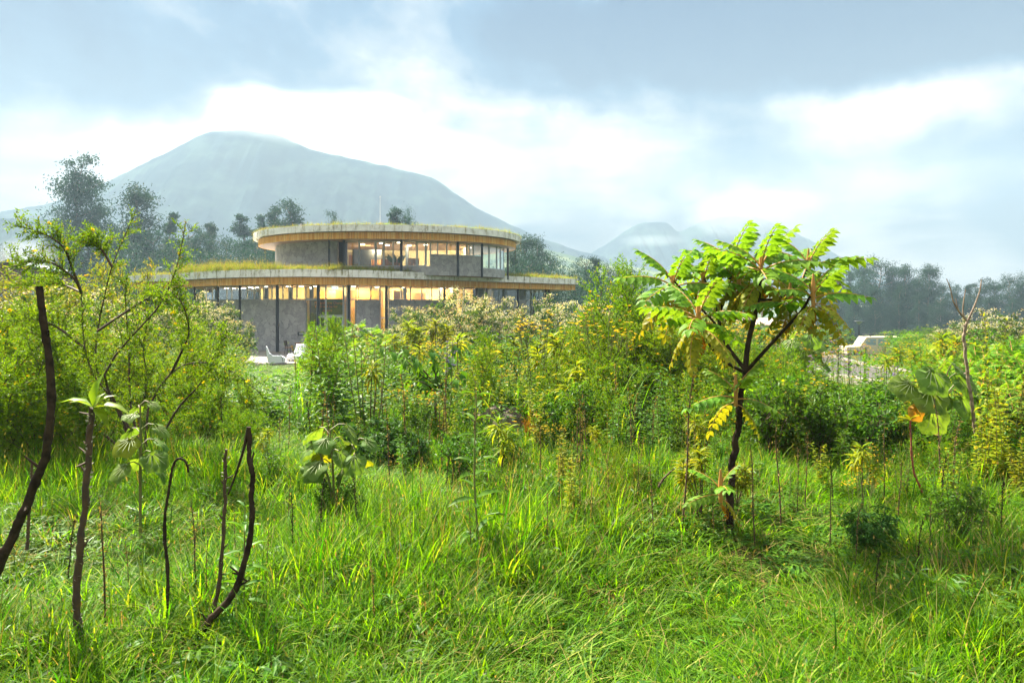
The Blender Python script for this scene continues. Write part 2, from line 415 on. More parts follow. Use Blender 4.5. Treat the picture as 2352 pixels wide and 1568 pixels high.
def cloud(name, c, size, dens, seed, label=None):
    m, t = new_mat(name + '_vapour')
    oc = t.n('ShaderNodeTexCoord').outputs['Object']
    ln = t.vm('LENGTH', oc)
    nz = t.noise(t.vm('ADD', t.vm('MULTIPLY', oc, (size[0] / 62, size[1] / 62, size[2] / 36)), (seed, seed * 2.1, 0)), 1.0, 4, .6)
    f = t.math('SUBTRACT', t.math('ADD', t.sstep(ln, 1.0, .15), t.math('MULTIPLY', nz, 1.1)), .86, clamp=True)
    vv = t.n('ShaderNodeVolumePrincipled', ins={'Color': (.80, .85, .89, 1), 'Density': t.math('MULTIPLY', f, dens), 'Anisotropy': .3})
    out(t, None, vv.outputs[0])
    mb = MB(); n1_, n2_ = 12, 20
    th = np.linspace(0, math.pi, n1_); ph = np.linspace(0, 2 * math.pi, n2_, endpoint=False)
    V = np.array([[math.sin(a) * math.cos(q), math.sin(a) * math.sin(q), math.cos(a)] for a in th for q in ph])
    F_ = [[i * n2_ + j, (i + 1) * n2_ + j, (i + 1) * n2_ + (j + 1) % n2_, i * n2_ + (j + 1) % n2_] for i in range(n1_ - 1) for j in range(n2_)]
    mb.add(V, F_); o = mb.build(name, m, None, 'stuff'); o.location = c; o.scale = size
    return o


if CLOUDS:
    for x, y, D, sx, sy, sz, de, sd in ((620, 262, 950, 135, 100, 58, .020, 1), (800, 280, 950, 180, 100, 66, .020, 5), (1010, 345, 955, 130, 90, 44, .014, 9), (1740, 490, 1095, 190, 100, 66, .015, 13), (1500, 552, 1060, 90, 60, 16, .008, 17)):
        cloud('cloud', P(x, y, D), (sx, sy, sz), de, sd)
    cloud('smoke', P(55, 590, 118), (9, 6, 5.5), .11, 21)

# ------------------------------------------------------------------ the round two-storey building
M['concrete'] = pmat('weathered_concrete', (.78, .77, .71), .85, (.52, .50, .43), 2.2, 8, bump=.15, obj=False, lo=.42, hi=.72)
m, t = new_mat('larch_slat')
tint = t.n('ShaderNodeAttribute', attribute_name='tint').outputs['Fac']
g = t.n('ShaderNodeNewGeometry').outputs['Position']
gr = t.noise(t.vm('MULTIPLY', g, (9, 9, 1.6)), 1.0, 5, .6)
c = t.ramp(tint, ((0, (.74, .32, .05)), (.5, (.88, .46, .10)), (1, (.92, .60, .18))))
b = t.n('ShaderNodeBsdfPrincipled', ins={'Base Color': t.mix(t.sstep(gr, .55, .8), c, (.25, .10, .03)), 'Roughness': .6, 'Specular IOR Level': .2})
out(t, b.outputs[0]); M['slat'] = m
m, t = new_mat('lava_stone_cladding')
g = t.n('ShaderNodeNewGeometry').outputs['Position']
wv = t.vm('ADD', g, t.n('ShaderNodeVectorMath', operation='SCALE', ins={0: t.noise(g, 1.4, 5, .6, out=1), 'Scale': .9}).outputs[0])
vo = t.n('ShaderNodeTexVoronoi', feature='DISTANCE_TO_EDGE', ins={'Vector': wv, 'Scale': 1.9}).outputs['Distance']
vc = t.n('ShaderNodeTexVoronoi', feature='F1', ins={'Vector': wv, 'Scale': 1.9}).outputs['Color']
shade = t.n('ShaderNodeSeparateColor', ins={0: vc}).outputs[0]
c = t.mix(shade, (.27, .265, .27), (.40, .39, .385))
c = t.mix(t.sstep(t.noise(g, 2.6, 8, .7), .45, .75), c, (.47, .46, .44))
c = t.mix(t.sstep(vo, .03, .0), c, (.16, .157, .16))
b = t.n('ShaderNodeBsdfPrincipled', ins={'Base Color': c, 'Roughness': .8})
t.t.links.new(t.n('ShaderNodeBump', ins={'Strength': .35, 'Distance': .03, 'Height': t.math('ADD', t.sstep(vo, 0, .05), t.noise(g, 9, 5, .6))}).outputs[0], b.inputs['Normal'])
out(t, b.outputs[0]); M['stone'] = m
M['steel'] = pmat('dark_steel', (.012, .018, .026), .45, spec=.5)
M['alu'] = pmat('grey_aluminium', (.42, .45, .48), .45, metal=.3)
M['soffit'] = pmat('brown_soffit_board', (.30, .17, .09), .6, (.22, .12, .06), 1.2, obj=False)
M['yellow'] = pmat('warm_yellow_wall', (.66, .50, .20), .8)
M['cream'] = pmat('cream_wall', (.72, .60, .36), .8)
M['ochre'] = pmat('orange_wood_wall', (.48, .25, .05), .6, (.34, .15, .03), 1.5, obj=False)
M['greygreen'] = pmat('grey_green_office_wall', (.28, .28, .20), .8)  # grey-green, darker than the yellow and cream walls
M['floor'] = pmat('timber_floor', (.28, .15, .07), .5)
M['black'] = pmat('black_screen', (.012, .014, .018), .25)
M['door'] = pmat('orange_wood_door', (.46, .20, .055), .5, (.36, .15, .04), 3)
M['louver'] = pmat('grey_louvre', (.30, .32, .33), .6)
m, t = new_mat('window_glass')
fc_ = t.n('ShaderNodeLayerWeight', ins={'Blend': .5}).outputs['Facing']; fr_ = t.math('ADD', .075, t.math('MULTIPLY', t.math('POWER', fc_, 3.2), .9), clamp=True)
tr_ = t.n('ShaderNodeBsdfTransparent', ins={'Color': (.90, .93, .90, 1)}); gl_ = t.n('ShaderNodeBsdfGlossy', ins={'Color': (.95, .97, 1, 1), 'Roughness': .015})
g = t.n('ShaderNodeNewGeometry').outputs['Position']
t.t.links.new(t.n('ShaderNodeBump', ins={'Strength': .06, 'Distance': .05, 'Height': t.noise(g, .9, 2)}).outputs[0], gl_.inputs['Normal'])
out(t, t.n('ShaderNodeMixShader', ins={0: fr_, 1: tr_.outputs[0], 2: gl_.outputs[0]}).outputs[0]); M['glass'] = m
m, t = new_mat('lamp_disc'); out(t, t.n('ShaderNodeEmission', ins={'Color': (1, .90, .68, 1), 'Strength': 4.0}).outputs[0]); M['lamp'] = m
m, t = new_mat('exit_sign_white'); out(t, t.n('ShaderNodeEmission', ins={'Color': (.8, 1, .92, 1), 'Strength': .55}).outputs[0]); M['signwhite'] = m
M['signgreen'] = pmat('exit_sign_green', (.01, .16, .10), .5)
M['text'] = pmat('orange_lettering', (.85, .22, .03), .6)
M['board'] = pmat('olive_reflection_board', (.09, .10, .05), .6, (.05, .06, .03), 1.5, obj=False)  # olive reflection in the entrance glass, put into the board's colour

BZ = -1.84
BLD = thing('building', (-9, 58, BZ), 'round two-storey building with planted roofs, timber fascias and grey stone walls', 'building')
BINV = Matrix.Translation((9, -58, -BZ))


def wpart(mb, name, mat, kind=None, parent=None):
    o = mb.build(name, mat, parent or BLD, kind)
    if parent is None: o.matrix_parent_inverse = BINV
    return o


LOW = [(398, 55.6), (413, 54.3), (450, 52.2), (491, 50.5), (558, 49), (663, 48.0), (750, 48.1), (804, 48.6), (881, 50.2), (978, 53.0), (1066, 55.8), (1153, 58.9), (1241, 62.3), (1328, 66)]
lowc = curve([((x - HX) / F * D, D) for x, D in LOW], 240)
WING = curve([((x - HX) / F * D, D) for x, D in ((292, 59.5), (310, 58.2), (350, 57.0), (395, 56.4), (440, 56.2), (480, 56.6))], 60)


def normals(c):
    d = np.gradient(c, axis=0); d /= np.linalg.norm(d, axis=1)[:, None]; return np.stack([-d[:, 1], d[:, 0]], 1)


def off(c, o): return c + normals(c) * o


def between(c, x0, x1, step=.5):
    """the stretch of a plan curve seen between two columns of the photograph, resampled"""
    vx = HX + F * c[:, 0] / c[:, 1]; x0 = min(max(x0, vx.min() + .1), vx.max() - .4); x1 = max(min(x1, vx.max() - .1), x0 + .2)
    a = np.array([np.interp(x0, vx, c[:, 0]), np.interp(x0, vx, c[:, 1])]); b = np.array([np.interp(x1, vx, c[:, 0]), np.interp(x1, vx, c[:, 1])])
    n = max(2, int(np.linalg.norm(b - a) / step) + 1); q = np.linspace(x0, x1, n)
    return np.stack([np.interp(q, vx, c[:, 0]), np.interp(q, vx, c[:, 1])], 1)


def wall(mb, p, z0, z1, th=.25, mi=0):
    """upright curved slab whose outer face follows plan points p"""
    k = len(p); q = p + normals(p) * th
    V = np.vstack([np.column_stack([a, np.full(k, z)]) for a, z in ((p, z0), (p, z1), (q, z1), (q, z0))]); i = np.arange(k - 1); f = []
    for a, b in ((0, 1), (1, 2), (2, 3), (3, 0)): f.append(np.stack([a * k + i, a * k + i + 1, b * k + i + 1, b * k + i], -1))
    f.append([[0, k, 2 * k, 3 * k], [k - 1, 4 * k - 1, 3 * k - 1, 2 * k - 1]])
    mb.add(V, np.vstack(f), mi)


def slab(mb, poly, z0, z1, mi=0):
    k = len(poly); i = np.arange(k); j = (i + 1) % k
    V = np.vstack([np.column_stack([poly, np.full(k, z0)]), np.column_stack([poly, np.full(k, z1)])])
    mb.add(V, np.stack([i, j, j + k, i + k], -1), mi); mb.add(V, [list(range(k))[::-1]], mi); mb.add(V, [list(range(k, 2 * k))], mi)


unitbox = MB(); unitbox.box((0, 0, 0), (1, 1, 1)); PANEL = unitbox.mesh('concrete_panel', M['concrete'])


def fascia(c, ztop, hc, hw, closed, plen, name):
    """board-marked concrete edge panels over a ring of upright timber slats"""
    seg = np.linalg.norm(np.diff(c, axis=0), axis=1); s = np.concatenate([[0], np.cumsum(seg)]); L = s[-1]
    at = lambda q: np.stack([np.interp(q, s, c[:, 0]), np.interp(q, s, c[:, 1])], -1)
    core = MB()
    ci = off(c, .13); pts = ci if not closed else ci[:-1]
    mb = MB(); wall(mb, ci, ztop - hc + .012, ztop - .05, .12); fo = wpart(mb, 'roof_edge', M['concrete'])
    n = int(L / plen); e = np.linspace(0, L, n + 1)
    for a, b in zip(e[:-1], e[1:]):
        p0, p1 = at(a), at(b); dd = p1 - p0; l = np.linalg.norm(dd); nv = np.array([-dd[1], dd[0]]) / l; mid = (p0 + p1) / 2 + nv * (.06 + rng.uniform(-.006, .006))
        o = link('concrete_panel', PANEL, fo); o.location = (mid[0], mid[1], ztop - hc / 2 + rng.uniform(-.006, .006))
        o.rotation_euler = (0, 0, math.atan2(dd[1], dd[0])); o.scale = (l - .022, .12, hc)
    cw = off(c, .42); seg = np.linalg.norm(np.diff(cw, axis=0), axis=1); s2 = np.concatenate([[0], np.cumsum(seg)])
    z1 = ztop - hc - .03; z0 = z1 - hw
    mb = MB(); wall(mb, off(cw, .03), z0 + .02, z1 + .03, .05); bd = wpart(mb, 'fascia_board', M['door'])
    q = np.arange(.04, s2[-1], .072); q = q + rng.uniform(-.006, .006, len(q)); px, py = np.interp(q, s2, cw[:, 0]), np.interp(q, s2, cw[:, 1])
    px2, py2 = np.interp(q + .01, s2, cw[:, 0]), np.interp(q + .01, s2, cw[:, 1]); an = np.arctan2(py2 - py, px2 - px)
    mb = MB()
    for x, y, a in zip(px, py, an): mb.box((x, y, (z0 + z1) / 2 + rng.uniform(-.008, .008)), (.046 + rng.uniform(-.006, .008), .05, hw), a, 0, rng.random())
    wpart(mb, 'timber_slats', M['slat'], 'stuff')
    return z0


LZT, UZT = 4.11, 7.50
LZ0 = fascia(lowc, LZT, .535, .515, False, .92, 'lower')
WZ0 = fascia(WING, LZT, .535, .515, False, .92, 'wing')
UC = (-10.66, 59.7)
th = np.linspace(math.pi, 3 * math.pi, 181); upc = np.stack([UC[0] + 11.4 * np.cos(th), UC[1] + 9.7 * np.sin(th)], 1)
UZ0 = fascia(upc, UZT, .49, .50, True, 1.05, 'upper')
thb = np.linspace(math.pi, 2 * math.pi, 181); uwall = np.stack([UC[0] + 10.05 * np.cos(thb), UC[1] + 7.4 * np.sin(thb)], 1)
# roof slabs and soffits
lowback = np.array([(5.6, 70.5), (2, 84), (-14, 86), (-28, 76), (-30, 66)])
mb = MB(); slab(mb, np.vstack([off(lowc, .26), lowback]), LZT - .34, LZT - .07); slab(mb, np.vstack([off(WING, .26), [(-17, 62), (-24, 70), (-33, 70)]]), LZT - .42, LZT - .36)
wpart(mb, 'roof', M['concrete'])
mb = MB(); slab(mb, np.vstack([off(lowc, .50), lowback]), LZ0 + .02, LZ0 + .06); wpart(mb, 'soffit', M['soffit'])
mb = MB(); slab(mb, off(upc, .26)[:-1], UZT - .36, UZT - .07); wpart(mb, 'roof', M['concrete'])
mb = MB(); slab(mb, off(upc, .50)[:-1], UZ0 + .02, UZ0 + .06); wpart(mb, 'soffit', M['soffit'])
# walls
lw = off(lowc, 2.3)
SILL = 2.0
for x0, x1, z1 in ((424, 701.5, SILL), (819, 872.5, SILL), (893.5, 1041, SILL), (1066, 1111, SILL), (1133, 1207.5, SILL), (1227, 1253, SILL)):
    mb = MB(); wall(mb, between(lw, x0, x1), BZ - .1, z1, .28); wpart(mb, 'stone_wall', M['stone'])
for x0, x1, z0, z1 in ((628.5, 774, 3.9, UZ0 + .03), (790, 989, 3.9, 4.56), (989, 1107, 3.9, 5.5), (1107, 1170, 3.9, 4.56)):
    mb = MB(); wall(mb, between(uwall, x0, x1), z0, z1, .25); wpart(mb, 'stone_wall', M['stone'])


def bar(mb, a, b, z0, z1, dep, mi=0):
    """horizontal bar from plan point a to b"""
    a, b = np.array(a), np.array(b); d = b - a; l = np.linalg.norm(d)
    mb.box(((a[0] + b[0]) / 2, (a[1] + b[1]) / 2, (z0 + z1) / 2), (l, dep, z1 - z0), math.atan2(d[1], d[0]), mi)


def window(c, x0, x1, z0, z1, fw=.05, louvre=False, name='window', inset=.10):
    p = between(off(c, inset), x0, x1, 99); a, b = p[0], p[-1]; d = b - a; l = np.linalg.norm(d); rz = math.atan2(d[1], d[0]); u = d / l
    if l < .12: return
    mb = MB(); nv = np.array([-u[1], u[0]]) * .035; V = []
    for sg in (-1, 1):
        for q, zz_ in ((a, z0), (b, z0), (b, z1), (a, z1), (a + u * fw, z0 + fw), (b - u * fw, z0 + fw), (b - u * fw, z1 - fw), (a + u * fw, z1 - fw)): V.append((*(q + nv * sg), zz_))
    Fc = []
    for k in range(4):
        j = (k + 1) % 4; Fc += [(k, j, 4 + j, 4 + k), (8 + j, 8 + k, 12 + k, 12 + j), (j, k, 8 + k, 8 + j), (4 + k, 4 + j, 12 + j, 12 + k)]
    mb.add(V, Fc); f = wpart(mb, name, M['alu'])
    ai, bi = a + u * fw, b - u * fw
    if louvre:
        for k in range(int((z1 - z0 - 2 * fw) / .075)):
            mb = MB(); bar(mb, ai, bi, z0 + fw + .075 * k + .01, z0 + fw + .075 * k + .05, .05); wpart(mb, 'louvre_slat', M['louver'], None, f)
        mb = MB(); bar(mb, ai + normals(p)[0] * .06, bi + normals(p)[0] * .06, z0 + fw, z1 - fw, .01); wpart(mb, 'backing', M['steel'], None, f)
    else:
        mb = MB(); bar(mb, ai, bi, z0 + fw, z1 - fw, .012); wpart(mb, 'pane', M['glass'], None, f)
    return f


TOP = LZ0 + .015
div = [430, 447, 457, 474, 488, 500, 521, 532, 551, 568, 584, 596, 606, 625, 637, 650, 664, 682, 701]
for a, b in zip(div[:-1], div[1:]): window(lw, a + .15, b - .15, SILL + .01, TOP, .035)
for a, b in ((822.5, 851.5), (851.9, 872.3), (893.8, 920.8), (921, 942.5), (942.8, 968.8), (969, 991.5), (991.8, 1009), (1009.3, 1021), (1021.3, 1041), (1066.3, 1094), (1133, 1146), (1146.2, 1162), (1162.3, 1188.6), (1227, 1238), (1238.2, 1249)):
    window(lw, a, b, SILL + .01, TOP, .035)
window(lw, 1096.5, 1110.9, SILL + .01, TOP, .04, True); window(lw, 1192.8, 1207, SILL + .01, TOP, .04, True)
for a, b, z0, z1 in ((701.8, 729, 2.02, TOP), (701.8, 729, BZ, 2.0), (733, 748.5, .80, TOP), (748.8, 788.5, .80, TOP), (789, 797.5, BZ, TOP), (803.5, 818.8, 2.02, TOP), (803.5, 818.8, BZ, 2.0),
                     (872.8, 893.2, .6, TOP), (872.8, 893.2, BZ, .58), (1041.5, 1065.8, BZ, TOP), (1111.5, 1132.5, BZ, TOP), (1208, 1226.5, -.2, TOP)):
    window(lw, a, b, z0, z1, .05)
for a, b in ((733, 748.5), (749, 788.5)): window(lw, a, b, BZ + .02, .78, .10, name='door')
window(lw, 1208, 1226.5, BZ + .02, -.22, .10, name='door')
UT = UZ0 + .015
for a, b, fw in ((790.8, 825, .05), (825.4, 862, .05), (862.4, 882, .10), (882.6, 903, .05), (903.6, 921.5, .05), (921.8, 956.5, .05), (957, 978.5, .10), (979, 989, .05)): window(uwall, a, b, 4.57, UT, fw)
for a, b in ((989.3, 1005), (1005.2, 1026), (1026.2, 1048.6), (1052, 1072), (1072.2, 1087), (1087.2, 1106)): window(uwall, a, b, 5.51, UT, .04)
for a, b in ((1107.5, 1123), (1123.5, 1140.6), (1141, 1149), (1149.5, 1163)): window(uwall, a, b, 4.57, UT, .05)
# columns
colc = off(lowc, 1.45)
for x, r in ((447, .085), (500.7, .085), (551, .09), (637, .115), (731, .11), (801.5, .11), (887.6, .11), (1021, .10), (1094.5, .10), (1117.5, .11), (1189.7, .11), (1252.6, .10), (1261, .11)):
    p = between(colc, x - .5, x + .5, 99).mean(0); mb = MB(); mb.tube([(p[0], p[1], BZ - .3), (p[0], p[1], LZ0 + .02)], r, 14); wpart(mb, 'column', M['steel'])
colu = np.stack([UC[0] + 10.3 * np.cos(thb), UC[1] + 8.2 * np.sin(thb)], 1)
for x, r in ((756, .08), (790.6, .10), (921.5, .10), (1052, .10), (1107, .10), (1167, .09)):
    p = between(colu, x - .5, x + .5, 99).mean(0); mb = MB(); mb.tube([(p[0], p[1], 3.8), (p[0], p[1], UZ0 + .02)], r, 14); wpart(mb, 'column', M['steel'])
p = between(uwall, 781, 783, 99).mean(0); mb = MB(); mb.box((p[0], p[1] + .8, 5.2), (.75, .1, 2.6), -.35); wpart(mb, 'recess_shade_panel', M['steel'])  # near-black panel: the shade of the recess put into its colour
# rooms
mb = MB(); slab(mb, np.vstack([off(lowc, 2.7), lowback * .98]), BZ - .2, BZ + .012); slab(mb, np.vstack([uwall[2:-2] * 1.0 + (0, .4), [(-2, 64), (-19, 64)]]), 3.86, 3.92); wpart(mb, 'floor', M['floor'])
for x0, x1, o_, z0, z1, mt in ((418, 596, 7.5, BZ, LZ0, 'greygreen'), (590, 735, 7.2, BZ, LZ0, 'yellow'), (735, 880, 7.0, BZ, LZ0, 'cream'), (870, 1070, 6.0, BZ, LZ0, 'yellow'), (1060, 1100, 6.2, BZ, LZ0, 'yellow'), (1100, 1270, 6.2, BZ, LZ0, 'greygreen'),
                               (733, 790, 5.2, BZ, 2.72, 'ochre'), (800, 880, 5.0, BZ, 2.75, 'ochre'), (905, 925, 4.0, BZ, 2.75, 'ochre'), (934, 978, 4.6, BZ, 2.62, 'door')):
    mb = MB(); wall(mb, between(off(lowc, o_), x0, x1), z0, z1, .1); wpart(mb, 'inner_wall', M[mt])
for x, o_ in ((560, 5.5), (612, 4.5), (668, 4.4), (716, 4.2), (930, 3.6), (1011, 4.2), (1090, 3.4)):
    p = between(off(lowc, o_), x - .5, x + .5, 99).mean(0); mb = MB(); mb.box((p[0], p[1], (BZ + LZ0) / 2), (.28, .2, LZ0 - BZ - .02)); wpart(mb, 'inner_pillar', M['steel'])
for x in (703, 1063, 1130):
    p = between(off(lowc, 2.7), x - .5, x + .5, 99).mean(0); q = between(off(lowc, 7.6), x - .5, x + .5, 99).mean(0); mb = MB(); bar(mb, p, q, BZ, LZ0 - .01, .08); wpart(mb, 'inner_wall', M['cream'])
mb = MB(); wall(mb, np.array([(-15.8, 60.6), (-10, 61.6), (-4.5, 61.2)]), 3.92, UZ0, .1); wpart(mb, 'inner_wall', M['cream'])
mb = MB(); bar(mb, (-15.6, 54.6), (-15.9, 60.4), 3.92, UZ0 - .01, .08); bar(mb, (-4.6, 61.2), (-3.4, 55.2), 3.92, UZ0 - .01, .08); wpart(mb, 'inner_wall', M['cream'])
p = P(811, 600, 60.7); mb = MB(); mb.box((p[0] + .1, 60.9, 4.98), (1.05, .08, 2.12), .1); wpart(mb, 'door', M['door'])
p = P(935, 600, 57); mb = MB(); mb.box((p[0], 57, 5.2), (.26, .2, 2.6)); wpart(mb, 'inner_pillar', M['steel'])
LAMPS = [(457, 4.2, 0), (474, 5, 0), (482, 3.6, 0), (512, 4.8, 0), (520, 3.4, 0), (560, 4.4, 0), (575, 3.5, 0), (583, 5, 0), (592, 4.2, 0), (610, 3.2, 0), (662, 3.4, 0), (692, 3.1, 0), (725, 3.3, 0), (812, 3.0, 0), (866, 3.0, 0), (928, 3.1, 0), (1012, 3.2, 0), (1036, 3.0, 0),
         (833, 2.6, 1), (876, 1.6, 1), (890, 3.4, 1), (917, 1.0, 1), (978, 2.4, 1), (1078, 2.6, 1), (940, 3.6, 1)]
mbd = MB()
for k, (x, o_, up) in enumerate(LAMPS):
    c_ = off(uwall, o_) if up else off(lowc, o_ + .6); zc = (UZ0 if up else LZ0) - .012
    p = between(c_, x - .5, x + .5, 99).mean(0); mb = MB(); mb.tube([(p[0], p[1], zc - .03), (p[0], p[1], zc)], .17, 12); wpart(mb, 'ceiling_lamp', M['lamp'])
for x, o_, up, e in ((470, 5, 0, 35), (575, 4.6, 0, 60), (660, 4.6, 0, 110), (765, 4.2, 0, 120), (850, 4, 0, 110), (935, 4, 0, 120), (1030, 4, 0, 100), (1085, 4, 0, 60), (520, 4.6, 0, 60), (1000, 4, 0, 70), (700, 4, 0, 80), (840, 3.6, 1, 130), (945, 3.4, 1, 130), (1060, 3, 1, 55)):
    c_ = off(uwall, o_) if up else off(lowc, o_); p = between(c_, x - .5, x + .5, 99).mean(0)
    la = bpy.data.lights.new('room_light', 'AREA'); la.energy = e * .6; la.size = 1.0; la.shape = 'RECTANGLE'; la.size_y = .12; la.color = (1, .80, .50)
    lo_ = bpy.data.objects.new('room_light', la); COL.objects.link(lo_); lo_.location = (p[0], p[1], (UZ0 if up else LZ0) - .10); lo_.rotation_euler = (R(48), 0, 0)
mb = MB(); p = between(lw, 691.7 - .5, 692, 99).mean(0); mb.box((p[0], p[1] - .01, -.52), (.46, .06, .27)); v_ = wpart(mb, 'wall_vent', M['steel'])
mb = MB(); mb.box((p[0] + .03, p[1] - .05, -.52), (.34, .02, .15)); wpart(mb, 'vent_light_plate', M['louver'], None, v_)  # paler grey plate stands for the light inside the black recess

# things in the rooms
p = between(off(lowc, 3.4), 768, 769, 99).mean(0)
s_ = thing('exit_sign', (p[0], p[1], 2.88), 'lit white and green exit sign hanging behind the glass over the entrance', 'sign')
mb = MB(); mb.box((0, 0, 0), (.50, .05, .24)); mb.build('sign_box', M['signwhite'], s_)
mb = MB()
mb.box((-.10, -.03, .065), (.04, .01, .04)); mb.box((-.11, -.03, .01), (.035, .01, .085), 0); mb.box((-.15, -.03, .015), (.05, .01, .02)); mb.box((-.07, -.03, .03), (.05, .01, .02)); mb.box((-.135, -.03, -.06), (.025, .01, .07)); mb.box((-.085, -.03, -.055), (.025, .01, .06))
mb.box((-.215, -.03, -.005), (.05, .01, .19)); mb.box((.08, -.03, -.01), (.13, .01, .035)); mb.box((.16, -.03, -.01), (.03, .01, .10)); mb.box((.185, -.03, -.01), (.025, .01, .055))
mb.build('pictogram', M['signgreen'], s_)
p = between(off(lowc, 4.4), 1036, 1037, 99).mean(0)
s_ = thing('exit_sign', (p[0], p[1], 2.8), 'small lit exit sign seen through the tall yellow window bay right of the entrance', 'sign')
mb = MB(); mb.box((0, 0, 0), (.22, .05, .22)); mb.build('sign_box', M['signwhite'], s_); mb = MB(); mb.box((0, -.03, .02), (.04, .01, .1)); mb.box((0, -.03, -.05), (.10, .01, .03)); mb.build('pictogram', M['signgreen'], s_)
p = between(off(lowc, 3.9), 752, 753, 99).mean(0)
s_ = thing('message_board', (p[0], p[1], BZ), 'display board coloured like the olive reflection, with orange lettering behind the entrance glass', 'board')
mb = MB(); mb.box((0, 0, 1.95), (2.5, .06, 3.9)); mb.build('panel', M['board'], s_)
for k, (txt, x, z) in enumerate((('Plaearch the Change', -1.0, 3.50), ('YOU will be for', -.98, 3.23), ('nature', -.35, 2.94))):
    cu = bpy.data.curves.new('lettering', 'FONT'); cu.body = txt; cu.size = .27; cu.extrude = .004
    o = bpy.data.objects.new('tmp', cu); COL.objects.link(o); bpy.context.view_layer.update(); me = bpy.data.meshes.new_from_object(o.evaluated_get(bpy.context.evaluated_depsgraph_get())); bpy.data.objects.remove(o)
    me.materials.clear(); me.materials.append(M['text']); o = link('lettering', me, s_); o.location = (x, -.045, z); o.rotation_euler = (R(90), 0, 0)
p = P(843, 600, 58.6)
s_ = thing('screen', (p[0], 58.6, 3.92), 'wide black screen on the wall of the upper meeting room', 'screen')
mb = MB(); mb.box((0, 0, 1.55), (2.5, .08, 1.75)); mb.build('display', M['black'], s_); mb = MB(); mb.box((0, .1, .5), (.1, .1, 1.0)); mb.box((0, .1, .02), (.9, .5, .04)); mb.build('stand', M['steel'], s_)
M['leather'] = pmat('tan_leather', (.36, .17, .06), .5)


def tub(loc, label, rz):
    s_ = thing('armchair', loc, label, 'armchair', 'tan armchairs in the upper room', rz)
    mb = MB(); a = np.linspace(R(-20), R(200), 12); pts = np.stack([.38 * np.cos(a), .34 * np.sin(a)], 1)[::-1]
    wall(mb, pts, .35, .95, .09); mb.build('backrest', M['leather'], s_)
    mb = MB(); mb.box((0, -.02, .42), (.62, .56, .14)); mb.build('seat', M['leather'], s_)
    for q in ((-.25, -.22), (.25, -.22), (-.25, .2), (.25, .2)): mb = MB(); mb.tube([(q[0], q[1], 0), (q[0], q[1], .36)], .025, 6); mb.build('leg', M['steel'], s_)


for x, D, l, rz in ((866, 56.2, 'tan armchair just right of the black screen', .4), (888, 55.2, 'tan armchair beside the big-leaved indoor plant', -.3), (905, 55.0, 'tan armchair behind the big-leaved indoor plant', .2), (950, 54.6, 'tan armchair by the tall sash window right of the indoor plant', .8)):
    tub(((x - HX) / F * D, D, 3.92 + .45), l, rz)
s_ = thing('house_plant', (P(908, 600, 54)[0], 54, 3.92), 'dark big-leaved plant standing indoors behind the upper windows', 'plant')
mb = MB(); mb.tube([(0, 0, 0), (0, 0, .5)], [.2, .26], 12); mb.build('pot', M['steel'], s_)
mb = MB(); k = 9; a = np.linspace(0, 6.28, k); fw_ = np.stack([np.cos(a) * .6, np.sin(a) * .4, np.full(k, .75)], 1)
for q in fw_: mb.tube([(0, 0, .5), q * .5 + (0, 0, .6)], .015, 4)
mb.leaves(OVA, fw_ * .5 + (0, 0, .6), fw_, rdir(k, .2, .9), .85, .28); mb.build('leaves', M['dark'], s_, 'stuff')

# roof rod
p = P(873, 512, 57); s_ = tag(MB().build('lightning_rod', M['alu']), 'thin metal rod standing on the upper planted roof', 'rod')
mb = MB(); mb.tube([(p[0], 57, UZT - .3), (p[0], 57, UZT + .2), (p[0], 57, 1.6 + 248 / F * 57)], [.05, .035, .022], 6); mb.tube([(p[0], 57, 1.6 + 246 / F * 57), (p[0], 57, 1.6 + 250 / F * 57)], [.05, .04], 6)
s_.data = mb.mesh('lightning_rod', M['alu'])

# ------------------------------------------------------------------ vegetation
def real_h(o):
    z = np.concatenate([np.array([v.co.z for v in ch.data.vertices]) for ch in o.children if ch.name.startswith(('foliage', 'crown'))]); o['h'] = float(np.percentile(z, 98)); return o


AUTO = []            # plants that get their label from what they stand beside


def note(o, desc, cat, group, x=None, y=None):
    p = o.location; h = o.get('h', 1.0)
    AUTO.append((o, desc, cat, group, VX(p) if x is None else x, HY - F * (p[2] + h * .6 - CAMZ) / p[1] if y is None else y)); return o


